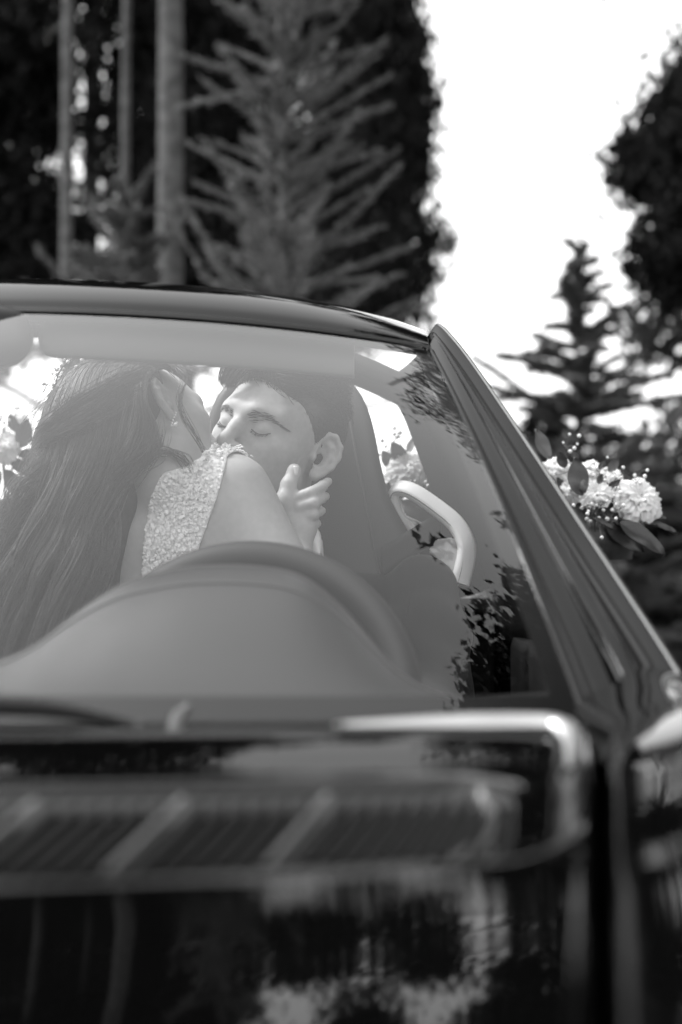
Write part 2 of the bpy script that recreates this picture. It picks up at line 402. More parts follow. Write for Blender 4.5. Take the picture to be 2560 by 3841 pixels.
# wings
def wing_z(Y): 
    q = np.clip(Y - 0.13, -0.3, 0.99); return hood_q(np.minimum(q, 0.95)) - 0.012
for sg in (1, -1):
    yy = np.linspace(-0.16, 1.45, 70)
    prof = [(0.652, -0.014), (0.656, -0.003), (0.668, 0.003), (0.70, 0.012), (0.735, 0.022), (0.77, 0.020), (0.81, 0.004), (0.85, -0.035), (0.885, -0.11), (0.90, -0.22), (0.905, -0.36), (0.89, -0.55), (0.87, -0.66)]
    pr = spline(prof, 50)
    G = np.zeros((len(yy), len(pr), 3))
    for i, y in enumerate(yy):
        ed = float(in_plan(0.652, y)); xw = ed + (pr[:, 0] - 0.652) * (0.905 - ed) / (0.905 - 0.652)
        G[i] = cpt(sg * xw, y, wing_z(y) + pr[:, 1])
    # wheel arch cut is suggested by pushing the flank in
    sheet('wing', G, M_PAINT, car, flip=sg > 0)
    # door and rear flank
    yy = np.linspace(1.452, 3.55, 60); pr2 = spline([(0.80, 0.0), (0.83, -0.012), (0.865, -0.05), (0.89, -0.12), (0.905, -0.25), (0.905, -0.4), (0.88, -0.58), (0.86, -0.66)], 30)
    G = np.zeros((len(yy), len(pr2), 3))
    for i, y in enumerate(yy):
        taper = 1 - 0.10 * max(0, (y - 3.0) / 0.55) ** 2
        G[i] = cpt(sg * pr2[:, 0] * taper, y, 0.918 + 0.03 * sstep(np.array(y), 2.0, 2.8) - 0.10 * max(0, (y - 2.9) / 0.65) ** 2 + pr2[:, 1])
    a = np.argmin(np.abs(yy - 2.2))
    sheet('door', G[:a + 1], M_PAINT, car, flip=sg > 0)
    sheet('rear_wing', G[a:] + np.array((0, 0.004, 0)), M_PAINT, car, flip=sg > 0)
    # cowl corner between bonnet and pillar
    cc = np.array([[cpt(sg * (0.60 + 0.22 * u), 1.06 + 0.10 * u + w * 0.42, 0.892 + 0.012 * w - 0.02 * (u - .3) ** 2) for w in np.linspace(0, 1, 10)] for u in np.linspace(0, 1, 16)])
    sheet('cowl_corner', cc, M_RUBBER, car, flip=sg < 0)
# cowl tray below the glass
S = np.linspace(-1, 1, 41); b = ws_bottom(S)
G = np.stack([b + (0, 0.02, 0.004), b + (0, -0.01, -0.012), b + (0, -0.06, -0.03), b + (0, -0.16, -0.035)], 1)
sheet('cowl_tray', G, M_TRIM, car)
# boot deck
X, Y_ = np.meshgrid(np.linspace(-0.80, 0.80, 40), np.linspace(2.55, 3.56, 30), indexing='ij')
zz = 0.985 - 0.05 * np.abs(X / 0.8) ** 3 - 0.12 * np.clip((Y_ - 2.7) / 0.86, 0, 1) ** 2
sheet('boot_lid', cpt(X, Y_, zz), M_PAINT, car)
# nose and tail panels, floor pan
for yy, nm in ((-0.165, 'front_bumper'), (3.56, 'rear_bumper')):
    zt = 0.70 if yy < 0 else 0.865
    s = -1 if yy < 0 else 1
    G = np.array([[cpt(0.88 * u * (1 - 0.06 * w), yy + s * (0.14 * (1 - abs(u) ** 3) * math.sin(w * 2.6) + 0.02), zt - (zt - 0.22) * w) for w in np.linspace(0, 1, 14)] for u in np.linspace(-1, 1, 40)])
    sheet(nm, G, M_PAINT, car, flip=s > 0)
rounded_box('floor_pan', (XC, 1.7, 0.28), (1.62, 3.5, 0.10), 0.02, M_CARPET, car)
rounded_box('bulkhead', (XC, 1.22, 0.60), (1.5, 0.05, 0.56), 0.01, M_CARPET, car)
rounded_box('rear_bulkhead', (XC, 2.62, 0.64), (1.5, 0.05, 0.66), 0.01, M_CARPET, car)
for sg in (-1, 1):
    rounded_box('door_card', (XC + sg * 0.79, 1.85, 0.66), (0.05, 1.3, 0.50), 0.02, M_SEAT, car)
    for yy in (0.42, 2.98):
        a = np.linspace(0, 2 * np.pi, 40, endpoint=False)
        pr = [(0.20, -0.09), (0.29, -0.10), (0.315, -0.07), (0.32, 0.0), (0.315, 0.07), (0.29, 0.10), (0.20, 0.09)]
        G = np.array([[(XC + sg * (0.80) + p[1], yy + p[0] * math.cos(t), 0.32 + p[0] * math.sin(t)) for p in pr] for t in a])
        wh = sheet('wheel', G, M_TYRE, car, cu=True); WORLDM[wh.name] = Matrix.Identity(4)
        B = Batch()
        for k in range(10):
            t = k * math.tau / 10
            pth = np.array([(XC + sg * 0.885, yy + r * math.cos(t), 0.32 + r * math.sin(t)) for r in (0.03, 0.12, 0.205)])
            B.add(*tube_arrays(pth, [0.02, 0.014, 0.018], 6))
        B.build('rim', M_RIM, wh)

# --- wiper lying on the glass
wp = spline([P(-700, 2700, 1.02), P(-200, 2650, 1.04), P(120, 2655, 1.055), P(330, 2685, 1.07), P(520, 2728, 1.08)], 30)
tube('wiper_arm', wp, np.linspace(0.010, 0.004, 30), M_TRIM, car, 8)
nz = P(672, 2690, 1.12)
tube('washer_jet', [nz + (-0.002, -0.03, -0.012), nz + (0, 0, 0.0), nz + (0.004, 0.03, 0.004)], [0.006, 0.006, 0.004], M_BAR, car, 8)

# --- dashboard with the instrument hood
dx = np.array([-1.9, -1.2, -0.9, -0.55, -0.45, -0.36, -0.318, -0.267, -0.225, -0.163, -0.11, -0.065, -0.037, 0.006, 0.034, 0.062, 0.10, 0.14, 0.35])
dz = np.array([0.93, 0.93, 0.935, 0.935, 0.933, 0.9365, 0.954, 0.998, 1.024, 1.038, 1.040, 1.036, 1.028, 0.993, 0.956, 0.924, 0.906, 0.898, 0.89])
xx = np.linspace(-1.16, 0.27, 150); zz = np.interp(xx, dx, dz); k = np.hanning(9); k /= k.sum()
zz = np.convolve(np.pad(zz, 4, mode='edge'), k, 'valid')
def dash_base(x): 
    s = np.clip((x - XC) / 0.69, -1, 1); return 1.155 + 0.163 * np.abs(s) ** 2.2
ts = np.linspace(0, 1, 40)
G = np.zeros((len(xx), len(ts) + 10, 3))
for i, x in enumerate(xx):
    y0 = dash_base(x); y1 = 1.50 + 0.02 * min(1, (zz[i] - 0.9) / 0.1)
    base = 0.905
    e = np.sin(ts * np.pi / 2) ** 1.15
    rise = zz[i] - base
    prof = base + rise * (0.16 * ts + 0.84 * sstep(ts, 0.12, 0.95)) 
    G[i, :40] = np.stack([np.full(40, x), y0 + (y1 - y0) * ts, prof], 1)
    for j in range(10):
        a = (j + 1) / 10
        G[i, 40 + j] = (x, y1 + 0.018 * math.sin(a * math.pi) - 0.10 * max(0, a - 0.4), zz[i] - 0.004 - 0.30 * max(0, a - 0.15) ** 1.3 - 0.008 * a)
sheet('dashboard', G, M_DASH, car)
for jj in (30, 36):
    ln = G[20:140, jj] + np.array((0, -0.0006, 0.0008)); tube('dash_seam', ln, 0.0009, M_SEAT2, car, 4)
# --- steering wheel
wc = P(930, 2640, 1.60); R = 0.179
a = np.linspace(0, 2 * np.pi, 72, endpoint=False)
tilt = math.radians(24)
ex = np.array((1, 0, 0)); ey = np.array((0, math.sin(tilt), math.cos(tilt))); en = np.array((0, -math.cos(tilt), math.sin(tilt)))
rimp = wc + R * (np.cos(a)[:, None] * ex + np.sin(a)[:, None] * ey)
b_ = np.linspace(0, 2 * np.pi, 14, endpoint=False)
G = rimp[:, None] + 0.0195 * (np.cos(b_)[None, :, None] * (rimp - wc)[:, None] / R + 1.15 * np.sin(b_)[None, :, None] * en)
steer = sheet('steering_wheel', G, M_WHEEL, car, cu=True, cv=True); WORLDM[steer.name] = Matrix.Identity(4)
hubc = wc - en * 0.03
for ang in (0, 180, 270):
    t = math.radians(ang); d = math.cos(t) * ex + math.sin(t) * ey
    tube('spoke', [hubc + d * 0.04, hubc * 0.5 + wc * .5 + d * 0.11, wc + d * 0.178], [0.022, 0.016, 0.012], M_WHEEL, steer, 8)
G = np.array([[hubc + r * (math.cos(t) * ex + math.sin(t) * ey) + h * (-en) * -1 for r, h in ((0.001, -0.02), (0.05, -0.016), (0.068, 0.0), (0.06, 0.03), (0.001, 0.035))] for t in np.linspace(0, 2 * np.pi, 32, endpoint=False)])
sheet('airbag_cover', G, M_WHEEL, steer, cu=True)
lv = P(1362, 2425, 1.555)
tube('indicator_stalk', [lv + (-0.06, 0.05, -0.03), lv + (-0.01, 0.005, 0.002), lv + (0.006, 0, -0.008)], [0.005, 0.006, 0.006], M_PALE, car, 8)

# --- sun visor above the driver, interior mirror
vb = [P(150, 1300, 1.80), P(200, 1325, 1.80), P(420, 1338, 1.81), P(900, 1368, 1.84), P(1330, 1405, 1.88)]
vt = [P(150, 1240, 1.81), P(200, 1225, 1.80), P(420, 1215, 1.80), P(900, 1245, 1.83), P(1330, 1300, 1.88)]
vb, vt = spline(vb, 30), spline(vt, 30)
G = np.stack([vt + (0, 0.02, 0.02), vt + (0, -0.002, 0), vt * .5 + vb * .5 + (0, -0.008, 0), vb + (0, -0.004, 0), vb + (0, 0.008, -0.004), vb + (0, 0.018, 0.004), vt + (0, 0.03, 0.02)], 1)
sheet('sun_visor', G, M_VISOR, car)
mc = P(-235, 1262, 1.72)
G = np.array([[mc + (0.115 * math.copysign(abs(math.cos(t)) ** 0.6, math.cos(t)) * r, h, 0.042 * math.copysign(abs(math.sin(t)) ** 0.6, math.sin(t)) * r) for r, h in ((0.001, -0.03), (0.7, -0.026), (1, -0.006), (1, 0.006), (0.95, 0.01), (0.001, 0.01))] for t in np.linspace(0, 2 * np.pi, 40, endpoint=False)])
mir = sheet('interior_mirror', G, M_TRIM, car, cu=True); WORLDM[mir.name] = Matrix.Identity(4)
tube('mirror_stalk', [mc + (0, -0.02, 0), mc + (0.0, -0.03, 0.06), mc + (0, -0.02, 0.10)], 0.012, M_TRIM, mir, 8)

# --- seats
def seat(dx):
    B = car
    base = np.array((dx, 0, 0))
    # back: outline measured on the driver's seat, lofted front to back
    zl = np.array([0.45, 0.60, 0.75, 0.88, 1.0, 1.08, 1.14, 1.20, 1.26, 1.31, 1.345, 1.365, 1.375])
    wl = np.array([0.235, 0.245, 0.25, 0.25, 0.235, 0.20, 0.165, 0.150, 0.140, 0.125, 0.10, 0.065, 0.02])
    zi = np.linspace(0.45, 1.375, 60); wi = np.interp(zi, zl, wl); k = np.hanning(7); k /= k.sum(); wi = np.convolve(np.pad(wi, 3, mode='edge'), k, 'valid'); wi[-1] = 0.004
    cx = -0.085
    aa = np.linspace(0, 2 * np.pi, 40, endpoint=False)
    G = np.zeros((60, 40, 3))
    for i, z in enumerate(zi):
        lean = 2.22 + 0.19 * (z - 0.45) / 0.93
        c, s_ = np.cos(aa), np.sin(aa)
        x = wi[i] * np.sign(c) * np.abs(c) ** 0.55
        th_ = 0.055 * min(1, (wi[i] / 0.1))
        y = lean + th_ * np.sign(s_) * np.abs(s_) ** 0.6
        y = y - 0.028 * (np.abs(x) / max(wi[i], .01)) ** 4 * (s_ < 0.2)
        G[i] = np.stack([cx + x, y, np.full(40, z)], 1) + base
    st = sheet('seat', G, M_SEAT, B, cv=True); WORLDM[st.name] = Matrix.Identity(4)
    rounded_box('cushion', np.array((-0.085, 2.0, 0.46)) + base, (0.50, 0.52, 0.16), 0.06, M_SEAT, st, seg=4)
    # seams
    for sg in (-1, 1):
        sm = spline([np.array((cx + sg * w, 2.22 + 0.19 * (z - 0.45) / 0.93 - 0.058, z)) + base for w, z in ((0.16, 0.62), (0.165, 0.9), (0.135, 1.08), (0.112, 1.2), (0.092, 1.3), (0.06, 1.345))], 24)
        tube('seam', sm, 0.0022, M_SEAT2, st, 5)
    return st
seat(0.0); seat(-0.77)
# --- pale belt guide on the driver's seat shoulder
bg = spline([P(1548, 1990, 2.345), P(1498, 1935, 2.34), P(1479, 1880, 2.335), P(1484, 1842, 2.33), P(1512, 1832, 2.32), P(1560, 1850, 2.31), P(1640, 1905, 2.30), P(1710, 1965, 2.29), P(1748, 2035, 2.28), P(1748, 2100, 2.275), P(1725, 2190, 2.27)], 40)
prof = np.array([(1.5 * math.copysign(abs(math.cos(t)) ** 0.6, math.cos(t)), math.copysign(abs(math.sin(t)) ** 0.6, math.sin(t))) for t in np.linspace(0, 2 * math.pi, 16, endpoint=False)])
guide = tube('belt_guide', bg, np.linspace(0.0082, 0.0102, 40), M_PALE, car, prof=prof, up=(0, -1, 0)); WORLDM[guide.name] = Matrix.Identity(4)
pl = [P(1478, 1850, 2.335), P(1505, 1875, 2.33), P(1520, 1930, 2.33), P(1600, 1968, 2.33), P(1545, 1998, 2.34), P(1480, 1935, 2.34)]
def plate(name, outline, t, m, parent):
    bm = bmesh.new(); vs_ = [bm.verts.new(Vector(p)) for p in outline]; f = bm.faces.new(vs_)
    r = bmesh.ops.extrude_face_region(bm, geom=[f]); 
    for v in [g for g in r['geom'] if isinstance(g, bmesh.types.BMVert)]: v.co.y += t
    bmesh.ops.recalc_face_normals(bm, faces=bm.faces)
    bmesh.ops.bevel(bm, geom=bm.edges[:], offset=0.0025, segments=2, affect='EDGES')
    me = bpy.data.meshes.new(name); bm.to_mesh(me); bm.free(); return link(name, me, m, parent, smooth=False)
plate('bracket', pl, 0.03, M_PALE, guide)
plate('bracket', [P(1640, 2022, 2.30), P(1700, 2015, 2.30), P(1735, 2060, 2.29), P(1728, 2195, 2.285), P(1705, 2195, 2.285), P(1655, 2115, 2.30), P(1610, 2065, 2.305)], 0.02, M_PALE, guide)
tube('seam', bg + np.array((-0.006, -0.0115, -0.006)), 0.0008, M_SEAT, guide, 4)
# belt webbing over the guide and down behind the shoulder
be = spline([P(1665, 1985, 2.33), P(1620, 2000, 2.30), P(1560, 2035, 2.285), P(1500, 2075, 2.275), P(1440, 2110, 2.27)], 20)
G = np.stack([be + np.array((-0.004, 0.0, 0.024)) * 1.0 + np.array((0, -0.004 * k, -0.047 * k)) for k in np.linspace(0, 1, 5)], 1)
solid(sheet('seat_belt', G, M_BELT, car), 0.0015)

# ================================================================== ground and trees
def ground_mat():
    m = mat('lawn', 0.09, 0.95, 0.1, vary=0.5, scale=1.3, bump=0.6, bscale=60, bdist=0.02, detail=8)
    return m
M_LAWN = ground_mat()
n = 120
gx = np.concatenate([-np.geomspace(900, 0.6, 40), np.linspace(-0.5, 0.5, 5), np.geomspace(0.6, 900, 40)])
X, Y_ = np.meshgrid(gx, gx + 2.0, indexing='ij')
Z = 0.03 * np.sin(X * 0.7) * np.cos(Y_ * 0.5) * np.clip(np.hypot(X, Y_ - 2) / 6 - 0.6, 0, 1)
g = sheet('ground', np.stack([X, Y_, Z], -1), M_LAWN); g['kind'] = 'structure'

M_BARK = mat('bark', 0.10, 0.9, 0.2, vary=0.45, scale=14, bump=0.9, bscale=40, bdist=0.01)
M_BARK2 = mat('dark_bark', 0.07, 0.9, 0.2, vary=0.4, scale=14)
M_DARKLEAF = leaf_mat('dark_foliage', 0.018, 0.5, 0.8, 0.08, 1.5)
M_FIR = leaf_mat('fir_needles', 0.19, 0.35, 0.6, 0.2, 2.5)
M_FIR2 = leaf_mat('darker_fir_needles', 0.15, 0.4, 0.6, 0.2, 2.5)  # second needle tone, darker than the middle fir
M_MIDLEAF = leaf_mat('mid_foliage', 0.12, 0.5, 0.6, 0.3, 1.5)

def leaf_quads(C, D, L, W, rng):
    """quads at C (n,3), long axis D (n,3)"""
    n = len(C)
    D = D / (np.linalg.norm(D, axis=1)[:, None] + 1e-9)
    r = rng.normal(size=(n, 3)); B = np.cross(D, r); B /= np.linalg.norm(B, axis=1)[:, None] + 1e-9
    L = np.broadcast_to(L, (n,))[:, None]; W = np.broadcast_to(W, (n,))[:, None]
    V = np.stack([C - D * L * .5, C + B * W * .5 - D * L * 0.1, C + D * L * .5, C - B * W * .5 - D * L * 0.1], 1).reshape(-1, 3)
    F = np.arange(4 * n).reshape(n, 4)
    return V, [F]
def trunk_arrays(base, top, r0, r1, bend_=0.05, seg=14, sides=12, seed=0):
    rg = np.random.default_rng(seed)
    t = np.linspace(0, 1, seg)[:, None]
    p = np.array(base) * (1 - t) + np.array(top) * t
    p[:, :2] += bend_ * np.cumsum(rg.normal(size=(seg, 2)) * 0.3, axis=0) * t
    r = r0 + (r1 - r0) * t[:, 0]; r[0] *= 1.3; r = r * (1 + 0.015 * rg.normal(size=seg))
    return tube_arrays(p, r, sides, up=(1, 0, 0)), p

def crown_tree(name, label, base, height, z0, rad, n, mat_, leaf=(0.13, 0.06), r_trunk=0.12, seed=1, flop=0.5, lumps=26, up=0.8, group=None, bark=None, squash=1.0, lean=0.0, places=None, tuft=0.0):
    """tree with a dense crown made of many lumps of leaf-sized faces; rad(t) crown radius, t 0..1 from z0 to the top"""
    rg = np.random.default_rng(seed)
    t = thing(name, (base[0], base[1], 0), label, 'tree', group)
    B = Batch()
    (V, F), p = trunk_arrays((base[0], base[1], 0), (base[0] + lean * height, base[1], height * 0.93), r_trunk, 0.02, seed=seed); B.add(V, F)
    C, D = [], []
    per = n // lumps
    for i in range(lumps):
        u = (i + rg.uniform(0, 1)) / lumps
        z = z0 + (height - z0) * u
        a = rg.uniform(0, 2 * np.pi); rr = rad(u)
        d = rr * math.sqrt(rg.uniform(0.15, 1.0)) * 0.75
        cx = base[0] + lean * z + d * math.cos(a); cy = base[1] + d * math.sin(a) * squash
        if places is not None: cx, cy, z, rr = places[i]
        # limb from the trunk to the lump
        if i % 2 == 0:
            s0 = np.array((base[0] + lean * z, base[1], max(0.5, z - 0.4 * d - 0.2))); s1 = np.array((cx, cy, z))
            B.add(*tube_arrays(np.stack([s0, s0 * .5 + s1 * .5 + (0, 0, -0.05), s1]), [0.04, 0.025, 0.008], 5))
        k = int(per * (1 + 0.3 * rg.normal()))
        k = max(k, 50)
        q = rg.normal(size=(k, 3)); q /= np.linalg.norm(q, axis=1)[:, None]
        q *= (rg.uniform(0, 1, size=(k, 1)) ** 0.45)
        sz = rr * 0.62 * (0.7 + 0.6 * rg.uniform())
        hz = max(sz * 1.2, (height - z0) / lumps * 2.2)
        c = np.stack([cx + q[:, 0] * sz, cy + q[:, 1] * sz * squash, z + q[:, 2] * hz], 1)
        if tuft:
            tc = c[:max(6, k // 45)]; c = tc[rg.integers(0, len(tc), k)] + rg.normal(size=(k, 3)) * tuft * (1, 1, 0.8)
        C.append(c)
        dd = rg.normal(size=(k, 3)) * flop + np.stack([q[:, 0], q[:, 1], np.full(k, up)], 1)
        D.append(dd)
    C = np.concatenate(C); D = np.concatenate(D)
    V, F = leaf_quads(C, D, rg.uniform(0.6, 1.3, len(C)) * leaf[0], rg.uniform(0.6, 1.3, len(C)) * leaf[1], rg)
    tr = B.build('trunk', bark or M_BARK2, t)
    link('crown', fast_mesh('crown', V, F), mat_, t, smooth=False)
    return t

def conifer(name, label, base, height, z0, rad, whorls, per, mat_, seed=1, up_ang=0.5, needle=(0.07, 0.010), dens=150, r_trunk=0.05, droop=0.0, group=None):
    """young fir: whorls of fronds rising from a straight stem"""
    rg = np.random.default_rng(seed)
    t = thing(name, (base[0], base[1], 0), label, 'tree', group)
    B = Batch()
    (V, F), p = trunk_arrays((base[0], base[1], 0), (base[0], base[1], height), r_trunk, 0.006, bend_=0.02, seed=seed); B.add(V, F)
    C, D = [], []
    for i in range(whorls):
        u = (i + 0.2 * rg.uniform()) / whorls
        z = z0 + (height - z0) * u
        R0 = rad(u)
        for j in range(per):
            a = (j + rg.uniform(-0.3, 0.3)) * 2 * np.pi / per + i * 0.7
            R = R0 * rg.uniform(0.4, 1.25)
            ang = up_ang + rg.normal() * 0.22; zj = rg.normal() * 0.05
            k = 7; s = np.linspace(0, 1, k)
            path = np.stack([base[0] + R * s * math.cos(a), base[1] + R * s * math.sin(a), z + zj + R * (math.tan(ang) * s - droop * s * s)], 1)
            B.add(*tube_arrays(path, np.linspace(0.011, 0.003, k), 5))
            tang = np.gradient(path, axis=0); tang /= np.linalg.norm(tang, axis=1)[:, None]
            m = int(dens * R / 0.4)
            w = rg.uniform(0.1, 1, m); idx = w * (k - 1); i0 = np.minimum(idx.astype(int), k - 2); fr = (idx - i0)[:, None]
            c = path[i0] * (1 - fr) + path[i0 + 1] * fr; tg = tang[i0]
            side = np.cross(tg, (0, 0, 1)); side /= np.linalg.norm(side, axis=1)[:, None] + 1e-9
            # side twigs: offset left or right, growing forward
            tw = rg.uniform(-1, 1, (m, 1)) * 0.15 * R * (1.05 - w[:, None])
            c = c + side * tw + tg * np.abs(tw) * 0.8 + rg.normal(size=(m, 3)) * 0.007
            d = tg + side * np.sign(tw) * 0.9 + rg.normal(size=(m, 3)) * 0.45
            C.append(c); D.append(d)
    # leader needles
    m = 300; zz = rg.uniform(z0, height, m)
    C.append(np.stack([base[0] + rg.normal(size=m) * 0.01, base[1] + rg.normal(size=m) * 0.01, zz], 1)); D.append(rg.normal(size=(m, 3)) + (0, 0, 1))
    C = np.concatenate(C); D = np.concatenate(D)
    V, F = leaf_quads(C, D, rg.uniform(0.6, 1.3, len(C)) * needle[0], needle[1] * rg.uniform(0.7, 1.4, len(C)), rg)
    B.build('trunk', M_BARK, t)
    link('crown', fast_mesh('crown', V, F), mat_, t, smooth=False)
    return t

def at_x(px, Y): return (px - 1280.0) / F_PX * Y
oval = lambda R: (lambda u: R * (0.35 + 0.65 * math.sin(math.pi * min(1, 0.12 + 0.88 * u)) ** 0.6) * (1 if u < .8 else 1 - (u - .8) * 2.5))
col = lambda R: (lambda u: R * min(1, 0.55 + 2.2 * u) * (1 - 0.75 * max(0, u - 0.25) / 0.75))
# dark trees on the left
GT = 'tall dark trees behind the car'
crown_tree('dark_tree', 'tall dense dark tree filling the far left edge behind the car', (at_x(-160, 13), 13, 0), 12.5, 3.0, oval(1.12), 66000, M_DARKLEAF, seed=3, lumps=60, r_trunk=0.16, group=GT)
crown_tree('dark_tree', 'tall dark tree directly behind the thick straight pine trunk', (at_x(690, 13.5), 13.5, 0), 12.8, 3.2, oval(0.92), 50000, M_DARKLEAF, seed=4, lumps=60, r_trunk=0.15, group=GT)
crown_tree('dark_tree', 'tall dark tree behind the young fir at the middle', (at_x(930, 13), 13, 0), 12.2, 3.0, oval(0.95), 46000, M_DARKLEAF, seed=5, lumps=56, r_trunk=0.15, group=GT)
rgp = np.random.default_rng(78); cy_ = []
for i in range(76):
    u_ = i / 75; R_ = 0.68 * min(1, 0.85 + 2 * u_) * (1 - 0.92 * u_ ** 1.15); a_ = rgp.uniform(0, 6.28); d_ = R_ * math.sqrt(rgp.uniform(0.1, 1)) * 0.75
    cy_.append((at_x(1395, 12) + d_ * math.cos(a_), 12 + d_ * math.sin(a_), 2.95 + 4.4 * u_, R_))
crown_tree('cypress_tree', 'black columnar tree whose ragged edge stands against the white sky', (at_x(1190, 12), 12, 0), 7.8, 2.75, (lambda u: 0.6), 60000, M_DARKLEAF, leaf=(0.10, 0.04), seed=6, lumps=len(cy_), r_trunk=0.12, flop=0.35, up=1.3, group=GT, places=cy_, tuft=0.10)
crown_tree('dark_tree', 'thin lacy tree with bright gaps behind the slim trunks', (at_x(330, 15.5), 15.5, 0), 13.5, 3.4, oval(0.8), 11000, M_DARKLEAF, seed=14, lumps=50, r_trunk=0.15, group=GT)
# bare straight trunks in front of them
for i, (px, w, Y, lab) in enumerate(((640, 112, 9.0, 'thick straight grey trunk of a pine left of the young fir'),
                                     (248, 52, 9.6, 'slim straight pine trunk, leftmost of the three'),
                                     (462, 40, 10.2, 'slimmest straight pine trunk between the other two trunks'))):
    t = thing('pine_tree', (at_x(px, Y), Y, 0), lab, 'tree', 'straight pine trunks')
    (V, F), p = trunk_arrays((at_x(px, Y), Y, 0), (at_x(px, Y), Y, 8.8), w / F_PX * Y / 2 * 1.06, w / F_PX * Y / 2 * 0.6, bend_=0.02, seg=26, sides=16, seed=40 + i)
    link('trunk', fast_mesh('trunk', V, F), M_BARK, t)
    rg = np.random.default_rng(60 + i); k = 5000
    q = rg.normal(size=(k, 3)); q /= np.linalg.norm(q, axis=1)[:, None]; q *= rg.uniform(0, 1, (k, 1)) ** 0.4
    C = np.array((at_x(px, Y), Y, 7.9)) + q * (1.2, 1.2, 1.3)
    V, F = leaf_quads(C, rg.normal(size=(k, 3)), 0.22, 0.05, rg)
    link('crown', fast_mesh('crown', V, F), M_DARKLEAF, t, smooth=False)
# young firs
conifer('fir_tree', 'tall young fir with pale rising fronds behind the windscreen top', (at_x(1065, 7.2), 7.2, 0), 4.9, 1.7, (lambda u: 0.62 * (1 - 0.5 * u)), 27, 7, M_FIR, seed=7, up_ang=0.46, needle=(0.055, 0.008), dens=135)
conifer('fir_tree', 'low young fir in front of the thick pine trunk', (at_x(470, 7.6), 7.6, 0), 3.0, 1.6, (lambda u: 0.62 * (1 - 0.8 * u)), 9, 8, M_FIR2, seed=8, up_ang=0.55, needle=(0.09, 0.013), dens=150)
# right-hand group
conifer('fir_tree', 'young fir with a thin leader tip right of the windscreen pillar', (at_x(2185, 8), 8, 0), 2.85, 0.35, (lambda u: 1.2 * (1 - u) ** 1.0 + 0.03), 19, 9, M_FIR2, seed=9, up_ang=0.30, needle=(0.085, 0.014), dens=330, droop=0.15)
rgp = np.random.default_rng(77)
pl_ = [(rgp.uniform(-0.1, 2.6), rgp.uniform(9, 10), rgp.uniform(5.3, 7.8), 0.36) for _ in range(26)]
for _ in range(50):
    x = rgp.uniform(2.5, 5.8); pl_.append((x, rgp.uniform(8.8, 10.4), rgp.uniform(5.5, 7.2 + 0.62 * x), rgp.uniform(0.8, 1.2)))
pl_ += [(at_x(px, 9.5), 9.5 + rgp.uniform(-.4, .4), CAM_Z + (2080 - py) / F_PX * 9.5, r) for px, py, r in ((2630, 380, .30), (2540, 480, .26), (2690, 560, .4), (2480, 545, .16), (2590, 640, .2), (2630, 800, .42), (2540, 870, .24), (2700, 950, .3), (2590, 980, .18), (2700, 300, .5), (2800, 600, .6), (2900, 100, .7), (2820, 850, .4))]
crown_tree('dark_tree', 'dark ragged tree leaning in at the right edge', (at_x(3120, 9.5), 9.5, 0), 11.5, 2.9, oval(1.45), 84000, M_DARKLEAF, seed=10, lumps=len(pl_), r_trunk=0.2, leaf=(0.10, 0.05), group=GT, places=pl_, tuft=0.13)
crown_tree('leafy_tree', 'mid-grey leafy tree with bright gaps behind the right-hand fir', (at_x(2640, 11.5), 11.5, 0), 4.4, 1.6, oval(0.62), 3800, M_MIDLEAF, seed=11, lumps=24, r_trunk=0.07, leaf=(0.13, 0.07))
# a big tree beside the driver's door: out of the picture, mirrored in windscreen and bonnet
crown_tree('dark_tree', 'large dark tree beside the car, mirrored in the right of the windscreen', (5.15, 3.0, 0), 8.5, 2.4, oval(2.1), 190000, M_DARKLEAF, seed=12, lumps=54, r_trunk=0.2, leaf=(0.14, 0.083), group=GT, tuft=0.12)
for i, (x, y, h, r, lab) in enumerate(((6.6, 9.4, 6.8, 1.5, 'unseen dark tree added beyond the right edge to darken the pillar reflection'), (7.6, 6.4, 6.2, 1.5, 'unseen dark tree added well right of the car to darken reflections'))):
    crown_tree('dark_tree', lab, (x, y, 0), h, 0.8, oval(r), 30000, M_DARKLEAF, seed=90 + i, lumps=30, r_trunk=0.15, leaf=(0.14, 0.07), group=GT)  # out-of-view trees, added so the pillar reflects something dark
# low shrubs on the lawn at the right
for i, (px, Y, r, h, lab) in enumerate(((2060, 10, 0.42, 2.0, 'dark shrub at the foot of the sky gap by the pillar'), (2330, 9.2, 0.55, 1.55, 'dark shrub behind the outer flower spray'), (2640, 10.5, 0.6, 1.5, 'dark shrub at the right edge of the lawn'))):
    crown_tree('shrub', lab, (at_x(px, Y), Y, 0), h, 0.25, oval(r), 7000, M_DARKLEAF if i < 2 else M_MIDLEAF, seed=20 + i, lumps=14, r_trunk=0.03, leaf=(0.08, 0.045))['category'] = 'shrub'

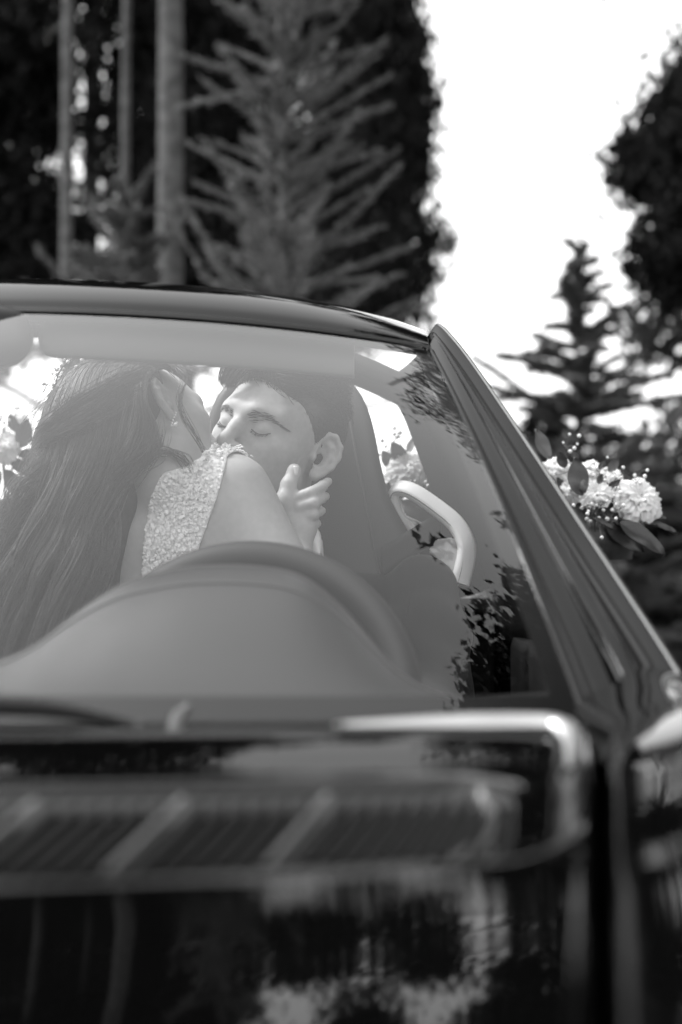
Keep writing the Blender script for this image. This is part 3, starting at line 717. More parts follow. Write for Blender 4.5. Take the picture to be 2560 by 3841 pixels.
# ================================================================== the couple
def _rc(p, a, b, r0, r1):
    ba = b - a; pa = p - a
    h = np.clip((pa @ ba) / (ba @ ba), 0, 1)
    return np.linalg.norm(pa - h[..., None] * ba, axis=-1) - (r0 + (r1 - r0) * h)
def _el(p, c, R, r):
    q = (p - c) @ R.T
    k0 = np.linalg.norm(q / r, axis=-1); k1 = np.linalg.norm(q / (r * r), axis=-1) + 1e-9
    return k0 * (k0 - 1.0) / k1
class Field:
    """signed-distance body: rounded limbs and ellipsoids blended into one surface"""
    def __init__(s): s.p = []
    def cone(s, a, b, r0, r1, k=0.02, op='u'):
        a = np.asarray(a, float); b = np.asarray(b, float); R = max(r0, r1)
        s.p.append((lambda p: _rc(p, a, b, r0, r1), np.minimum(a, b) - R, np.maximum(a, b) + R, k, op)); return s
    def chain(s, pts, rs, k=0.02, op='u'):
        for i in range(len(pts) - 1): s.cone(pts[i], pts[i + 1], rs[i], rs[i + 1], k, op)
    def ell(s, c, r, R=np.eye(3), k=0.02, op='u'):
        c = np.asarray(c, float); r = np.asarray(r, float); m = r.max()
        s.p.append((lambda p: _el(p, c, R, r), c - m, c + m, k, op)); return s
    def half(s, n, d, k=0.004):
        """keep n.p > d"""
        n = np.asarray(n, float)
        s.p.append((lambda p: d - p @ n, np.full(3, -1e3), np.full(3, 1e3), k, 'i')); return s
    @staticmethod
    def mix(f, d, k, op):
        if op == 'u':
            h = np.maximum(k - np.abs(f - d), 0) / k; return np.minimum(f, d) - h * h * k * 0.25
        if op == 's': d = -d
        h = np.maximum(k - np.abs(f - d), 0) / k; return np.maximum(f, d) + h * h * k * 0.25
    def eval(s, p):
        f = np.full(p.shape[:-1], 1.0)
        for fn, lo, hi, k, op in s.p: f = s.mix(f, fn(p), k, op)
        return f
    def grad(s, p, e=0.0008):
        g = np.stack([s.eval(p + np.eye(3)[i] * e) - s.eval(p - np.eye(3)[i] * e) for i in range(3)], -1)
        return g / (np.linalg.norm(g, axis=-1)[..., None] + 1e-12)
    def snap(s, p, off=0.0, it=6):
        p = np.array(p, float)
        for _ in range(it): p = p - (s.eval(p) - off)[..., None] * s.grad(p)
        return p
    def cast(s, o, d, t0, t1, off=0.0, n=160):
        """march rays o+t d, returns first hit"""
        d = d / np.linalg.norm(d, axis=-1)[..., None]
        t = np.full(d.shape[:-1], t0); 
        for _ in range(n):
            f = s.eval(o + t[..., None] * d) - off
            t = np.minimum(t + np.clip(f, -0.02, 0.05) * 0.8, t1)
        return o + t[..., None] * d
    def mesh(s, lo, hi, h, smooth=3):
        lo = np.asarray(lo, float); n = np.ceil((np.asarray(hi) - lo) / h).astype(int) + 1
        f = np.full(n, 1.0, dtype=np.float32)
        ax = [lo[i] + h * np.arange(n[i]) for i in range(3)]
        for fn, l, u, k, op in s.p:
            m = k + 2 * h + 0.012
            i0 = np.clip(np.floor((l - m - lo) / h), 0, n).astype(int); i1 = np.clip(np.ceil((u + m - lo) / h) + 1, 0, n).astype(int)
            if np.any(i1 <= i0): continue
            G = np.stack(np.meshgrid(*[ax[i][i0[i]:i1[i]] for i in range(3)], indexing='ij'), -1)
            sl = tuple(slice(i0[i], i1[i]) for i in range(3))
            f[sl] = s.mix(f[sl], fn(G), k, op)
        return nets(f, lo, h, smooth)
def nets(f, lo, h, smooth):
    ins = f < 0
    c = [ins[a:ins.shape[0] - 1 + a, b:ins.shape[1] - 1 + b, d:ins.shape[2] - 1 + d] for a in (0, 1) for b in (0, 1) for d in (0, 1)]
    s_ = c[0].astype(np.uint8)
    for q_ in c[1:]: s_ += q_
    act = (s_ > 0) & (s_ < 8)
    I = np.argwhere(act); vid = np.full(act.shape, -1, dtype=np.int64); vid[act] = np.arange(len(I))
    acc = np.zeros((len(I), 3)); cnt = np.zeros(len(I))
    off = np.array([(a, b, d) for a in (0, 1) for b in (0, 1) for d in (0, 1)])
    for i in range(8):
        for j in range(i + 1, 8):
            if np.abs(off[i] - off[j]).sum() != 1: continue
            a = I + off[i]; b = I + off[j]
            fa = f[a[:, 0], a[:, 1], a[:, 2]]; fb = f[b[:, 0], b[:, 1], b[:, 2]]
            x = (fa < 0) != (fb < 0)
            t = np.where(x, fa / np.where(x, fa - fb, 1), 0)
            acc[x] += (off[i] + t[:, None] * (off[j] - off[i]))[x]; cnt[x] += 1
    V = lo + h * (I + acc / cnt[:, None])
    F = []
    for axn in range(3):
        sl0 = [slice(None)] * 3; sl1 = [slice(None)] * 3
        sl0[axn] = slice(0, -1); sl1[axn] = slice(1, None)
        A = ins[tuple(sl0)]; B = ins[tuple(sl1)]
        E = np.argwhere(A != B); o1, o2 = [k for k in range(3) if k != axn]
        E = E[(E[:, o1] > 0) & (E[:, o2] > 0) & (E[:, o1] < ins.shape[o1] - 1) & (E[:, o2] < ins.shape[o2] - 1)]
        q = []
        for d1, d2 in ((-1, -1), (0, -1), (0, 0), (-1, 0)):
            e = E.copy(); e[:, o1] += d1; e[:, o2] += d2; q.append(vid[e[:, 0], e[:, 1], e[:, 2]])
        q = np.stack(q, 1)
        fl = A[E[:, 0], E[:, 1], E[:, 2]]
        if axn == 1: fl = ~fl
        q[~fl] = q[~fl][:, ::-1]; F.append(q)
    F = np.concatenate(F); F = F[(F >= 0).all(1)]
    for _ in range(smooth):
        S = np.zeros_like(V); N = np.zeros(len(V))
        for i in range(4):
            a, b = F[:, i], F[:, (i + 1) % 4]
            np.add.at(S, a, V[b]); np.add.at(N, a, 1)
        V = V * 0.5 + 0.5 * S / np.maximum(N, 1)[:, None]
    return V, F

def frame_of(f, roll):
    """columns l (own left), f (face forward), u (up); roll: clockwise in the picture"""
    f = np.asarray(f, float); f /= np.linalg.norm(f); u = np.array((0, 0, 1.0)); l = np.cross(u, f); l /= np.linalg.norm(l); u = np.cross(f, l)
    c, s_ = math.cos(roll), math.sin(roll)
    Ry = np.array([(c, 0, s_), (0, 1, 0), (-s_, 0, c)])
    return np.stack([Ry @ l, Ry @ f, Ry @ u], 1)
def head(F, C, A, k=1.0, female=False, ears=(1, -1), nose=True, ear_out=0.52):
    w = lambda a, b, c: C + A @ (np.array((a, b, c)) * k)
    R = A.T
    E = lambda c, r, kk=0.02, op='u': F.ell(w(*c), np.array(r) * k, R, kk, op)
    j = 0.92 if female else 1.0
    E((0, -0.012, 0.030), (0.075, 0.096, 0.082), 0.02)
    E((0, 0.028, 0.004), (0.066, 0.064, 0.086), 0.03)
    E((0, 0.030, -0.062), (0.056 * j, 0.054, 0.054), 0.035)
    E((0, 0.072, -0.104), (0.022, 0.020, 0.018), 0.03)
    for s_ in (1, -1):
        E((s_ * 0.048, 0.052, -0.020), (0.020, 0.024, 0.018), 0.025)          # cheekbone
        E((s_ * 0.050 * j, 0.000, -0.075), (0.014, 0.026, 0.024), 0.03)        # jaw angle
    F.chain([w(-0.046, 0.070, 0.020), w(-0.018, 0.086, 0.021), w(0.018, 0.086, 0.021), w(0.046, 0.070, 0.020)], np.array([0.010, 0.011, 0.011, 0.010]) * k, 0.018)
    for s_ in (1, -1): E((s_ * 0.033, 0.103, 0.001), (0.020, 0.019, 0.013), 0.014, 's')
    for s_ in (1, -1):
        E((s_ * 0.0325, 0.0745, 0.001), (0.0165, 0.0140, 0.0125), 0.005)       # lidded eye
    if nose:
        F.chain([w(0, 0.088, 0.016), w(0, 0.100, -0.008), w(0, 0.1165, -0.033)], np.array([0.0075, 0.0085, 0.0105]) * k, 0.012)
        for s_ in (1, -1):
            E((s_ * 0.0135, 0.101, -0.037), (0.0075, 0.011, 0.0085), 0.008)
            E((s_ * 0.0065, 0.108, -0.0465), (0.0035, 0.006, 0.004), 0.003, 's')
        E((0, 0.090, -0.064), (0.024, 0.010, 0.0065), 0.010)
        E((0, 0.090, -0.077), (0.021, 0.010, 0.0075), 0.010)
        E((0, 0.101, -0.0702), (0.022, 0.006, 0.0018), 0.003, 's')
    for s_ in ears:
        e0 = np.array((s_ * 0.0755, -0.010, -0.008)); ba = np.array((s_ * math.sin(ear_out), -math.cos(ear_out), 0)); up = np.array((0, 0, 1.0)); nn = np.array((s_ * math.cos(ear_out), math.sin(ear_out), 0))
        q = lambda b, u, o=0.0: C + A @ ((e0 + ba * b + up * u + nn * o) * k)
        Re = np.stack([ba, up, nn], 0) @ A.T
        El = lambda c, r, kk=0.004, op='u': F.ell(q(*c), np.array(r) * k, Re, kk, op)
        El((0.008, 0.003, 0.001), (0.019, 0.030, 0.0045), 0.006)
        El((0.003, 0.004, 0.0065), (0.0155, 0.022, 0.0065), 0.003, 's')
        F.chain([q(-0.010, 0.006, 0.004), q(-0.008, 0.024, 0.003), q(0.002, 0.034, 0.004), q(0.014, 0.034, 0.005), q(0.025, 0.022, 0.006), q(0.027, 0.006, 0.006), q(0.022, -0.010, 0.005), q(0.011, -0.023, 0.004), q(0.002, -0.030, 0.004)], np.array([0.0038, 0.004, 0.0042, 0.0044, 0.0044, 0.0042, 0.004, 0.0044, 0.006]) * k, 0.004)
        F.chain([q(0.001, 0.024, 0.002), q(0.012, 0.016, 0.0035), q(0.0145, 0.002, 0.004), q(0.009, -0.013, 0.004), q(0.0, -0.018, 0.004)], np.array([0.003, 0.0036, 0.004, 0.004, 0.0038]) * k, 0.005)
        El((-0.001, -0.003, 0.005), (0.0080, 0.011, 0.0085), 0.004, 's')
        El((-0.010, -0.004, 0.004), (0.0045, 0.007, 0.005), 0.004)             # tragus
        El((-0.001, -0.028, 0.003), (0.009, 0.0095, 0.005), 0.005)             # lobe
    return w
def strands(paths, rad, name, m, parent, sides=3):
    """many tapered hairs as one mesh; paths (n,k,3)"""
    Pth = np.asarray(paths, float); n, k = Pth.shape[:2]
    T = np.gradient(Pth, axis=1); T /= np.linalg.norm(T, axis=2)[..., None] + 1e-12
    up = np.array((0.31, -0.9, 0.3)); N = up - T * (T @ up)[..., None]; N /= np.linalg.norm(N, axis=2)[..., None] + 1e-9; Bn = np.cross(T, N)
    tp = np.linspace(0, 1, k); r = (np.minimum(1, 0.4 + 3 * tp) * np.minimum(1, 0.15 + 3 * (1 - tp)))[None, :, None] * np.broadcast_to(rad, (n,))[:, None, None]
    rings = [Pth + r * (math.cos(a) * N + math.sin(a) * Bn) for a in np.linspace(0, 2 * np.pi, sides, endpoint=False)]
    V = np.stack(rings, 2).reshape(-1, 3)
    g = grid_faces(k, sides, False, True)
    F = (np.arange(n)[:, None, None] * (k * sides) + g[None]).reshape(-1, 4)
    return link(name, fast_mesh(name, V, [F]), m, parent)

M_SKIN = mat('skin', 0.46, 0.48, 0.35, vary=0.05, scale=90, bump=0.30, bscale=900, sss=0.12, bdist=0.0006)
M_SKIN2 = mat('tanned_skin', 0.41, 0.48, 0.35, vary=0.08, scale=90, bump=0.35, bscale=900, sss=0.12, bdist=0.0006)
M_HAIRM = mat('black_hair', 0.018, 0.42, 0.5)
M_HAIRW = mat('brown_hair', 0.08, 0.45, 0.5, vary=0.3, scale=25)
M_HAIRBASE = mat('hair_underside', 0.045, 0.7, 0.2, vary=0.3, scale=60)
M_SUIT = mat('dark_suit', 0.007, 0.85, 0.2, vary=0.15, scale=300, bump=0.4, bscale=900, sheen=0.1)
M_SHIRT = mat('white_shirt', 0.88, 0.8, 0.2, bump=0.15, bscale=700)
M_DRESS = mat('ivory_dress', 0.93, 0.6, 0.4, bump=0.3, bscale=400)
M_SEQUIN = mat('sequins', 0.95, 0.4, 0.6)
M_NAIL = mat('nail_varnish', 0.7, 0.15, 0.6)
M_PEARL = mat('pearl', 0.85, 0.2, 0.6)

# ---------------------------------------------------------------- the man
MA = np.array([[0.8971, -0.3480, 0.2722], [-0.3967, -0.9057, 0.1497], [-0.1945, 0.2423, 0.9505]])
MA = np.linalg.svd(MA)[0] @ np.linalg.svd(MA)[2]
_t = math.radians(11); MA = MA @ np.array([(math.cos(_t), -math.sin(_t), 0), (math.sin(_t), math.cos(_t), 0), (0, 0, 1)])
_t = math.radians(6); MA = np.array([(math.cos(_t), 0, math.sin(_t)), (0, 1, 0), (-math.sin(_t), 0, math.cos(_t))]) @ MA
_t = math.radians(8); MA = MA @ np.array([(1, 0, 0), (0, math.cos(_t), math.sin(_t)), (0, -math.sin(_t), math.cos(_t))])
MC = np.array((-0.099, 2.20, 1.2275))
MK = 1.05
man = thing('person', (MC[0], 2.25, 0.5), 'person in dark suit and white shirt, eyes closed, kissing at the steering wheel', 'person')
FM = Field()
wm = head(FM, MC, MA, MK, ear_out=0.55)
nb = P(1085, 2170, 2.30)
FM.cone(wm(0, -0.028, -0.06), nb, 0.052, 0.058, 0.03)
FM.cone(nb + (-0.16, 0.03, -0.06), nb + (0.16, 0.02, -0.06), 0.045, 0.045, 0.05)
FM.cone(nb + (0, 0.02, -0.10), nb + (0, -0.03, -0.42), 0.115, 0.12, 0.06)
FM.chain([P(1580, 2235, 2.27), P(1650, 2620, 2.12), P(1420, 2760, 1.86)], [0.042, 0.036, 0.026], 0.03)
FM.chain([P(700, 2300, 2.34), P(560, 2720, 2.25), P(700, 2900, 2.05)], [0.042, 0.036, 0.026], 0.03)
V, F = FM.mesh(MC + (-0.30, -0.34, -0.62), MC + (0.36, 0.28, 0.16), 0.0026, 3)
bm_ = link('body', fast_mesh('body', V, [F]), M_SKIN2, man)
# hair cap
FH = Field()
FH.ell(wm(0, -0.014, 0.036), (0.085, 0.105, 0.092), MA.T, 0.01)
FH.ell(wm(0.0, 0.045, 0.088), (0.056, 0.050, 0.030), MA.T, 0.03)
FH.ell(wm(0.02, 0.0, 0.105), (0.05, 0.06, 0.028), MA.T, 0.03)
nl = MA @ np.array((0, -0.85, 0.53)); FH.half(nl, nl @ MC - 0.031, 0.006)
V, F = FH.mesh(MC - 0.17, MC + 0.19, 0.0025, 3)
link('hair', fast_mesh('hair', V, [F]), M_HAIRM, man)
rg = np.random.default_rng(5)
sel = rg.choice(len(V), 5000, replace=False); root = V[sel]; loc = (root - MC) @ MA
nrm = FH.grad(root)
up_ok = loc[:, 2] > -0.03; root, loc, nrm = root[up_ok], loc[up_ok], nrm[up_ok]
bk = np.stack([0.25 * np.sign(loc[:, 0]) * (loc[:, 2] < 0.06), -1.0 + 0 * loc[:, 0], -0.9 * (loc[:, 2] < 0.05) + 0.25 * (loc[:, 2] > 0.05)], 1)
bk = bk + rg.normal(size=bk.shape) * 0.22
D = bk @ MA.T; D -= nrm * np.sum(D * nrm, 1)[:, None]; D /= np.linalg.norm(D, axis=1)[:, None] + 1e-9
Lh = np.where(loc[:, 2] > 0.07, rg.uniform(0.03, 0.05, len(loc)), rg.uniform(0.008, 0.016, len(loc)))
s_ = np.linspace(0, 1, 6)
paths = root[:, None] + D[:, None] * (Lh[:, None] * s_[None])[..., None] + nrm[:, None] * (0.0005 + 0.006 * (loc[:, 2] > 0.07)[:, None] * np.sin(s_ * 2.6)[None] - 0.003 * s_[None] ** 2)[..., None]
strands(paths, 0.0006, 'hair_strands', M_HAIRM, man)
# forelock falling over the far side of the forehead
fl = []
for i in range(160):
    u = rg.uniform(); j = rg.normal(size=3) * 0.003
    g0 = spline([wm(-0.030 + 0.05 * u, 0.065, 0.094), wm(-0.040 + 0.04 * u, 0.092, 0.098 - .008 * u), wm(-0.046 + 0.04 * u, 0.108, 0.084 - .01 * u), wm(-0.052 + 0.03 * u, 0.106, 0.060 - 0.008 * u), wm(-0.050 + 0.024 * u, 0.098, 0.046)], 12) + j
    fl.append(g0[:12])
strands(np.array(fl), 0.0007, 'forelock', M_HAIRM, man)
# eyebrows, lashes
def on_face(a, c, off=0.0):
    o = wm(a, 0.16, c); d = -(MA[:, 1])
    return FM.cast(o, d, 0.0, 0.15, off)
for sg in (1, -1):
    bp = []
    for i in range(120):
        t = rg.uniform(); a = 0.012 + 0.046 * t; c = 0.011 + 0.007 * math.sin(min(1, t * 1.25) * 1.9) - 0.008 * max(0, t - 0.6) / 0.4 + rg.normal() * (0.0030 * (1.15 - t))
        bp.append((sg * a, c, sg * (a + 0.009), c + 0.0045 * (0.55 - t)))
    bp = np.array(bp)
    p0 = np.array([wm(x, 0.16, c) for x, c in bp[:, :2]]); p1 = np.array([wm(x, 0.16, c) for x, c in bp[:, 2:]])
    d = np.broadcast_to(-MA[:, 1], p0.shape)
    q0 = FM.cast(p0, d, 0, 0.15); q1 = FM.cast(p1, d, 0, 0.15, 0.0012)
    s_ = np.linspace(0, 1, 4)[None, :, None]
    strands(q0[:, None] * (1 - s_) + q1[:, None] * s_, 0.00042, 'eyebrow', M_HAIRM, man)
    t = np.linspace(0, 1, 14)
    lx = sg * (0.0185 + 0.030 * t); lc = -0.0035 - 0.0055 * np.sin(np.pi * np.clip(t * 0.9 + 0.05, 0, 1)) + 0.001 * t
    p0 = np.array([wm(x, 0.16, c) for x, c in zip(lx, lc)])
    lid = FM.cast(p0, np.broadcast_to(-MA[:, 1], p0.shape), 0, 0.15, 0.0003)
    tube('lash_line', lid, 0.0008, M_HAIRM, man, 5)
    rootl = lid[rg.integers(1, 13, 60)]; tip = rootl + (MA @ np.array((sg * 0.25, 0.85, -0.75))) * 0.0062 + rg.normal(size=rootl.shape) * 0.001
    s_ = np.linspace(0, 1, 4)[None, :, None]
    strands(rootl[:, None] * (1 - s_) + tip[:, None] * s_, 0.0004, 'eyelashes', M_HAIRM, man)
# jacket, shirt
FJ = Field()
FJ.cone(nb + (-0.17, 0.035, -0.085), nb + (0.195, 0.0, -0.055), 0.058, 0.058, 0.04)
FJ.cone(nb + (0.02, 0.02, -0.02), nb + (0.17, 0.0, -0.05), 0.052, 0.050, 0.04)
FJ.cone(nb + (0, 0.01, -0.14), nb + (-0.01, -0.03, -0.50), 0.135, 0.15, 0.06)
FJ.ell(nb + (0.04, -0.05, -0.24), (0.15, 0.11, 0.17), np.eye(3), 0.05)
FJ.chain([P(1590, 2222, 2.26), P(1610, 2400, 2.18), P(1645, 2640, 2.09), P(1420, 2790, 1.85)], [0.058, 0.058, 0.052, 0.042], 0.025)
FJ.chain([P(700, 2300, 2.34), P(560, 2720, 2.25), P(700, 2900, 2.05)], [0.058, 0.052, 0.042], 0.025)
FJ.cone(nb + (-0.01, -0.02, 0.10), nb + (0.0, -0.01, -0.08), 0.060, 0.066, 0.004, 's')
FJ.cone(nb + (-0.02, -0.10, 0.06), nb + (-0.03, -0.16, -0.12), 0.05, 0.02, 0.006, 's')
V, F = FJ.mesh(nb + (-0.36, -0.48, -0.55), nb + (0.32, 0.26, 0.10), 0.0055, 2)
N3 = V * np.array((38, 20, 30))
wr = np.sin(N3[:, 0] + 2.2 * np.sin(N3[:, 2] * 0.7) + 1.1 * N3[:, 2]) * np.sin(0.8 * N3[:, 2] + 0.5 * N3[:, 0])
g = FJ.grad(V); V = V + g * (0.0045 * wr * np.clip((V[:, 0] - nb[0] - 0.10) / 0.08, 0.15, 1))[:, None]
jk = link('jacket', fast_mesh('jacket', V, [F]), M_SUIT, man); WORLDM[jk.name] = Matrix.Identity(4)
# lapel and shoulder seam lie on the cloth
def lap(pts, w0, w1, nm, off=0.004, parent=jk, m=M_SUIT):
    a = spline(pts, 24); a = FJ.snap(a, off); ww = np.linspace(w0, w1, 24)[:, None]
    b = FJ.snap(a + ww * np.array((1, 0.1, 0.25)), off + 0.002)
    G = np.stack([a * (1 - t) + b * t for t in np.linspace(0, 1, 5)], 1)
    return solid(sheet(nm, G, m, parent), 0.003, 0)
lap([nb + (0.045, -0.03, 0.01), nb + (0.05, -0.12, -0.05), nb + (0.035, -0.16, -0.14), nb + (0.02, -0.17, -0.26)], 0.028, 0.045, 'lapel')
sm = FJ.snap(spline([P(1500, 2090, 2.24), P(1530, 2150, 2.19), P(1525, 2280, 2.15), P(1510, 2420, 2.12)], 24), 0.0006)
tube('seam', sm, 0.0013, M_SUIT, jk, 5)
FS = Field(); FS.cone(nb + (-0.005, -0.01, 0.075), nb + (0, 0.0, -0.12), 0.058, 0.070, 0.01); FS.cone(nb + (0, 0.0, -0.06), nb + (0, 0.0, -0.14), 0.06, 0.06, 0.04)
FS.half(np.array((0.0, -0.25, -1.0)), np.array((0.0, -0.25, -1.0)) @ (nb + (0, 0, 0.062)), 0.003)
V, F = FS.mesh(nb + (-0.12, -0.2, -0.3), nb + (0.12, 0.1, 0.09), 0.003, 2)
sh = link('shirt', fast_mesh('shirt', V, [F]), M_SHIRT, man); WORLDM[sh.name] = Matrix.Identity(4)
# collar leaf standing beside the neck
ca = spline([P(1060, 2105, 2.20), P(1120, 2055, 2.17), P(1165, 1995, 2.16), P(1180, 1972, 2.20)], 14); cb = spline([P(1165, 2230, 2.15), P(1186, 2150, 2.145), P(1196, 2090, 2.15), P(1200, 2040, 2.19)], 14)
solid(sheet('collar', np.stack([ca * (1 - t) + cb * t + np.array((0.004 * math.sin(t * 3), 0, 0)) for t in np.linspace(0, 1, 6)], 1), M_SHIRT, sh), 0.002)

# ---------------------------------------------------------------- the woman
WA = np.array([[-0.3639, 0.8562, -0.3666], [0.7414, 0.5045, 0.4424], [-0.5638, 0.1109, 0.8184]])
WA = np.linalg.svd(WA)[0] @ np.linalg.svd(WA)[2]
_t = math.radians(-9)
WA = WA @ np.array([(math.cos(_t), -math.sin(_t), 0), (math.sin(_t), math.cos(_t), 0), (0, 0, 1)])
WC = P(612, 1486, 2.0) - WA @ (np.array((-0.084, -0.014, -0.004)) * 0.95)
woman = thing('person', (WC[0], 2.1, 0.5), 'person with long wavy hair and sequinned dress strap, back turned, hand on the cheek', 'person')
FW = Field()
ww_ = head(FW, WC, WA, 0.94, female=True)
c7 = P(585, 1800, 2.10); shR = P(882, 1836, 2.025); elb = P(1140, 2300, 1.985); wr_ = P(1096, 2055, 2.09)
FW.cone(ww_(0, -0.022, -0.07), c7, 0.046, 0.047, 0.03)
FW.cone(ww_(0, 0.0, -0.09), P(700, 1850, 2.10), 0.042, 0.045, 0.03)
FW.cone(c7 + (0, 0.02, -0.03), shR + (-0.015, 0.01, -0.01), 0.045, 0.042, 0.04)
FW.cone(shR, elb, 0.0485, 0.043, 0.03)
FW.cone(P(830, 1930, 2.05), P(940, 2300, 2.06), 0.058, 0.07, 0.05)
FW.cone(P(600, 2010, 2.12), P(540, 2700, 2.22), 0.105, 0.11, 0.05)
FW.cone(P(760, 2030, 2.09), P(700, 2500, 2.15), 0.075, 0.09, 0.05)
FW.cone(P(480, 2010, 2.07), P(470, 2250, 2.08), 0.045, 0.055, 0.05)     # shoulder blade
FW.cone(c7 + (0, 0.03, -0.04), P(330, 1960, 2.22), 0.045, 0.045, 0.04)
FW.chain([P(330, 1960, 2.22), P(350, 2350, 2.34), P(700, 2420, 2.40)], [0.045, 0.038, 0.028], 0.03)
FW.cone(elb, wr_, 0.037, 0.026, 0.012)
# hand: back towards the windscreen, thumb up along the cheek, four fingers round the neck
FW.cone(wr_, P(1120, 1985, 2.092), 0.026, 0.027, 0.012)
FW.ell(P(1112, 1925, 2.094), (0.031, 0.0135, 0.036), np.array([(math.cos(.35), 0, math.sin(.35)), (0, 1, 0), (-math.sin(.35), 0, math.cos(.35))]), 0.012)
FW.chain([P(1082, 1960, 2.088), P(1064, 1888, 2.080), P(1083, 1818, 2.087), P(1106, 1760, 2.096)], [0.014, 0.0125, 0.0110, 0.0080], 0.007)
FW.ell(P(1072, 1870, 2.080), (0.0125, 0.012, 0.014), np.eye(3), 0.006)
FW.ell(P(1103, 1772, 2.094), (0.0105, 0.0088, 0.0125), np.eye(3), 0.005)
FG = [([P(1108, 1868, 2.083), P(1168, 1848, 2.079), P(1212, 1822, 2.106), P(1232, 1806, 2.150)], (0.0092, 0.0087, 0.0079, 0.0068)),
      ([P(1122, 1902, 2.080), P(1180, 1886, 2.075), P(1208, 1868, 2.106), P(1222, 1862, 2.155)], (0.0092, 0.0088, 0.0080, 0.0069)),
      ([P(1126, 1938, 2.081), P(1176, 1930, 2.077), P(1199, 1918, 2.106), P(1208, 1916, 2.150)], (0.0088, 0.0084, 0.0077, 0.0066)),
      ([P(1122, 1972, 2.085), P(1164, 1970, 2.082), P(1185, 1964, 2.104), P(1192, 1964, 2.140)], (0.0084, 0.0079, 0.0072, 0.0064))]
for pts, rs in FG: FW.chain(pts, rs, 0.0035)
V, F = FW.mesh(WC + (-0.22, -0.20, -0.62), WC + (0.32, 0.45, 0.14), 0.0029, 2)
link('body', fast_mesh('body', V, [F]), M_SKIN, woman)
# thumb nail
nc = P(1107, 1765, 2.0835)
G = np.array([[nc + np.array((0.0052 * math.sin(a) * (1 if v < .8 else .85) + 0.25 * 0.012 * (v - .5), -0.0042 * math.cos(a) + 0.0048 + 0.002 * v, 0.014 * (v - 0.5))) for a in np.linspace(-1.15, 1.15, 9)] for v in np.linspace(0, 1, 7)])
solid(sheet('thumb_nail', G, M_NAIL, woman), 0.0008)
# dress strap over the shoulder: laid on the skin, then covered in sequins
r0, r1 = [], []
cam_o = np.array((0, 0, CAM_Z))
lf = spline([(868, 1700), (720, 1735), (600, 1785), (560, 1880), (545, 1990), (537, 2110), (530, 2260), (520, 2450)], 40)
rt = spline([(872, 1702), (862, 1718), (838, 1790), (812, 1860), (780, 1960), (745, 2075), (715, 2230), (690, 2450)], 40)
lf = spline([(612, 1778), (585, 1825), (562, 1900), (548, 1990), (538, 2110), (530, 2260), (520, 2450)], 36)
rt = spline([(852, 1712), (838, 1775), (818, 1850), (790, 1930), (760, 2015), (722, 2130), (690, 2280), (660, 2450)], 36)
uu = np.linspace(0, 1, 22)
pix = lf[:, None] * (1 - uu)[None, :, None] + rt[:, None] * uu[None, :, None]
ends = np.array([[P(x, y, 2.4) for x, y in row] for row in pix]); dirs = ends - cam_o
Gs = FW.cast(cam_o, dirs, 1.6, 2.5, 0.0022)
back = [Gs[0]]
for i in range(9): back.append(FW.snap(back[-1] + np.array((0.004, 0.010, -0.001 * i)), 0.004))
Gs = np.concatenate([np.array(back[:0:-1]), Gs], 0)
strap = solid(sheet('dress', Gs, M_DRESS, woman), 0.002); WORLDM[strap.name] = Matrix.Identity(4)
B = Batch(); k = 3600; nr, ncx = Gs.shape[:2]
Nn = FW.grad(Gs)
rowp = np.linalg.norm(Gs[1:, 0] - Gs[:-1, 0], axis=1) * np.linalg.norm(Gs[1:, -1] - Gs[1:, 0], axis=1); rowp /= rowp.sum()
for i in range(k):
    a = rg.choice(nr - 1, p=rowp) + rg.uniform(); b = rg.uniform(0, ncx - 1.001); ia, ib = int(a), int(b)
    p = Gs[ia, ib] * (1 - (a - ia)) + Gs[ia + 1, ib] * (a - ia); p = p + (Gs[ia, ib + 1] - Gs[ia, ib]) * (b - ib)
    n_ = Nn[ia, ib] + rg.normal(size=3) * 0.45; n_ /= np.linalg.norm(n_)
    t1 = np.cross(n_, (0.3, 0.2, 0.9)); t1 /= np.linalg.norm(t1); t2 = np.cross(n_, t1); R_ = rg.uniform(0.0014, 0.0030)
    c = p + Nn[ia, ib] * (0.0015 + 0.0065 * max(0, math.sin(a * 1.9) * math.sin(b * 1.7)) + rg.uniform(0, 0.0015))
    aa = np.arange(6) * math.tau / 6
    V = np.concatenate([[c + n_ * 0.0008], c + R_ * (np.cos(aa)[:, None] * t1 + np.sin(aa)[:, None] * t2)])
    B.add(V, [np.array([(0, 1 + j, 1 + (j + 1) % 6) for j in range(6)])])
sq = B.build('sequins', M_SEQUIN, strap); sq['kind'] = 'stuff'

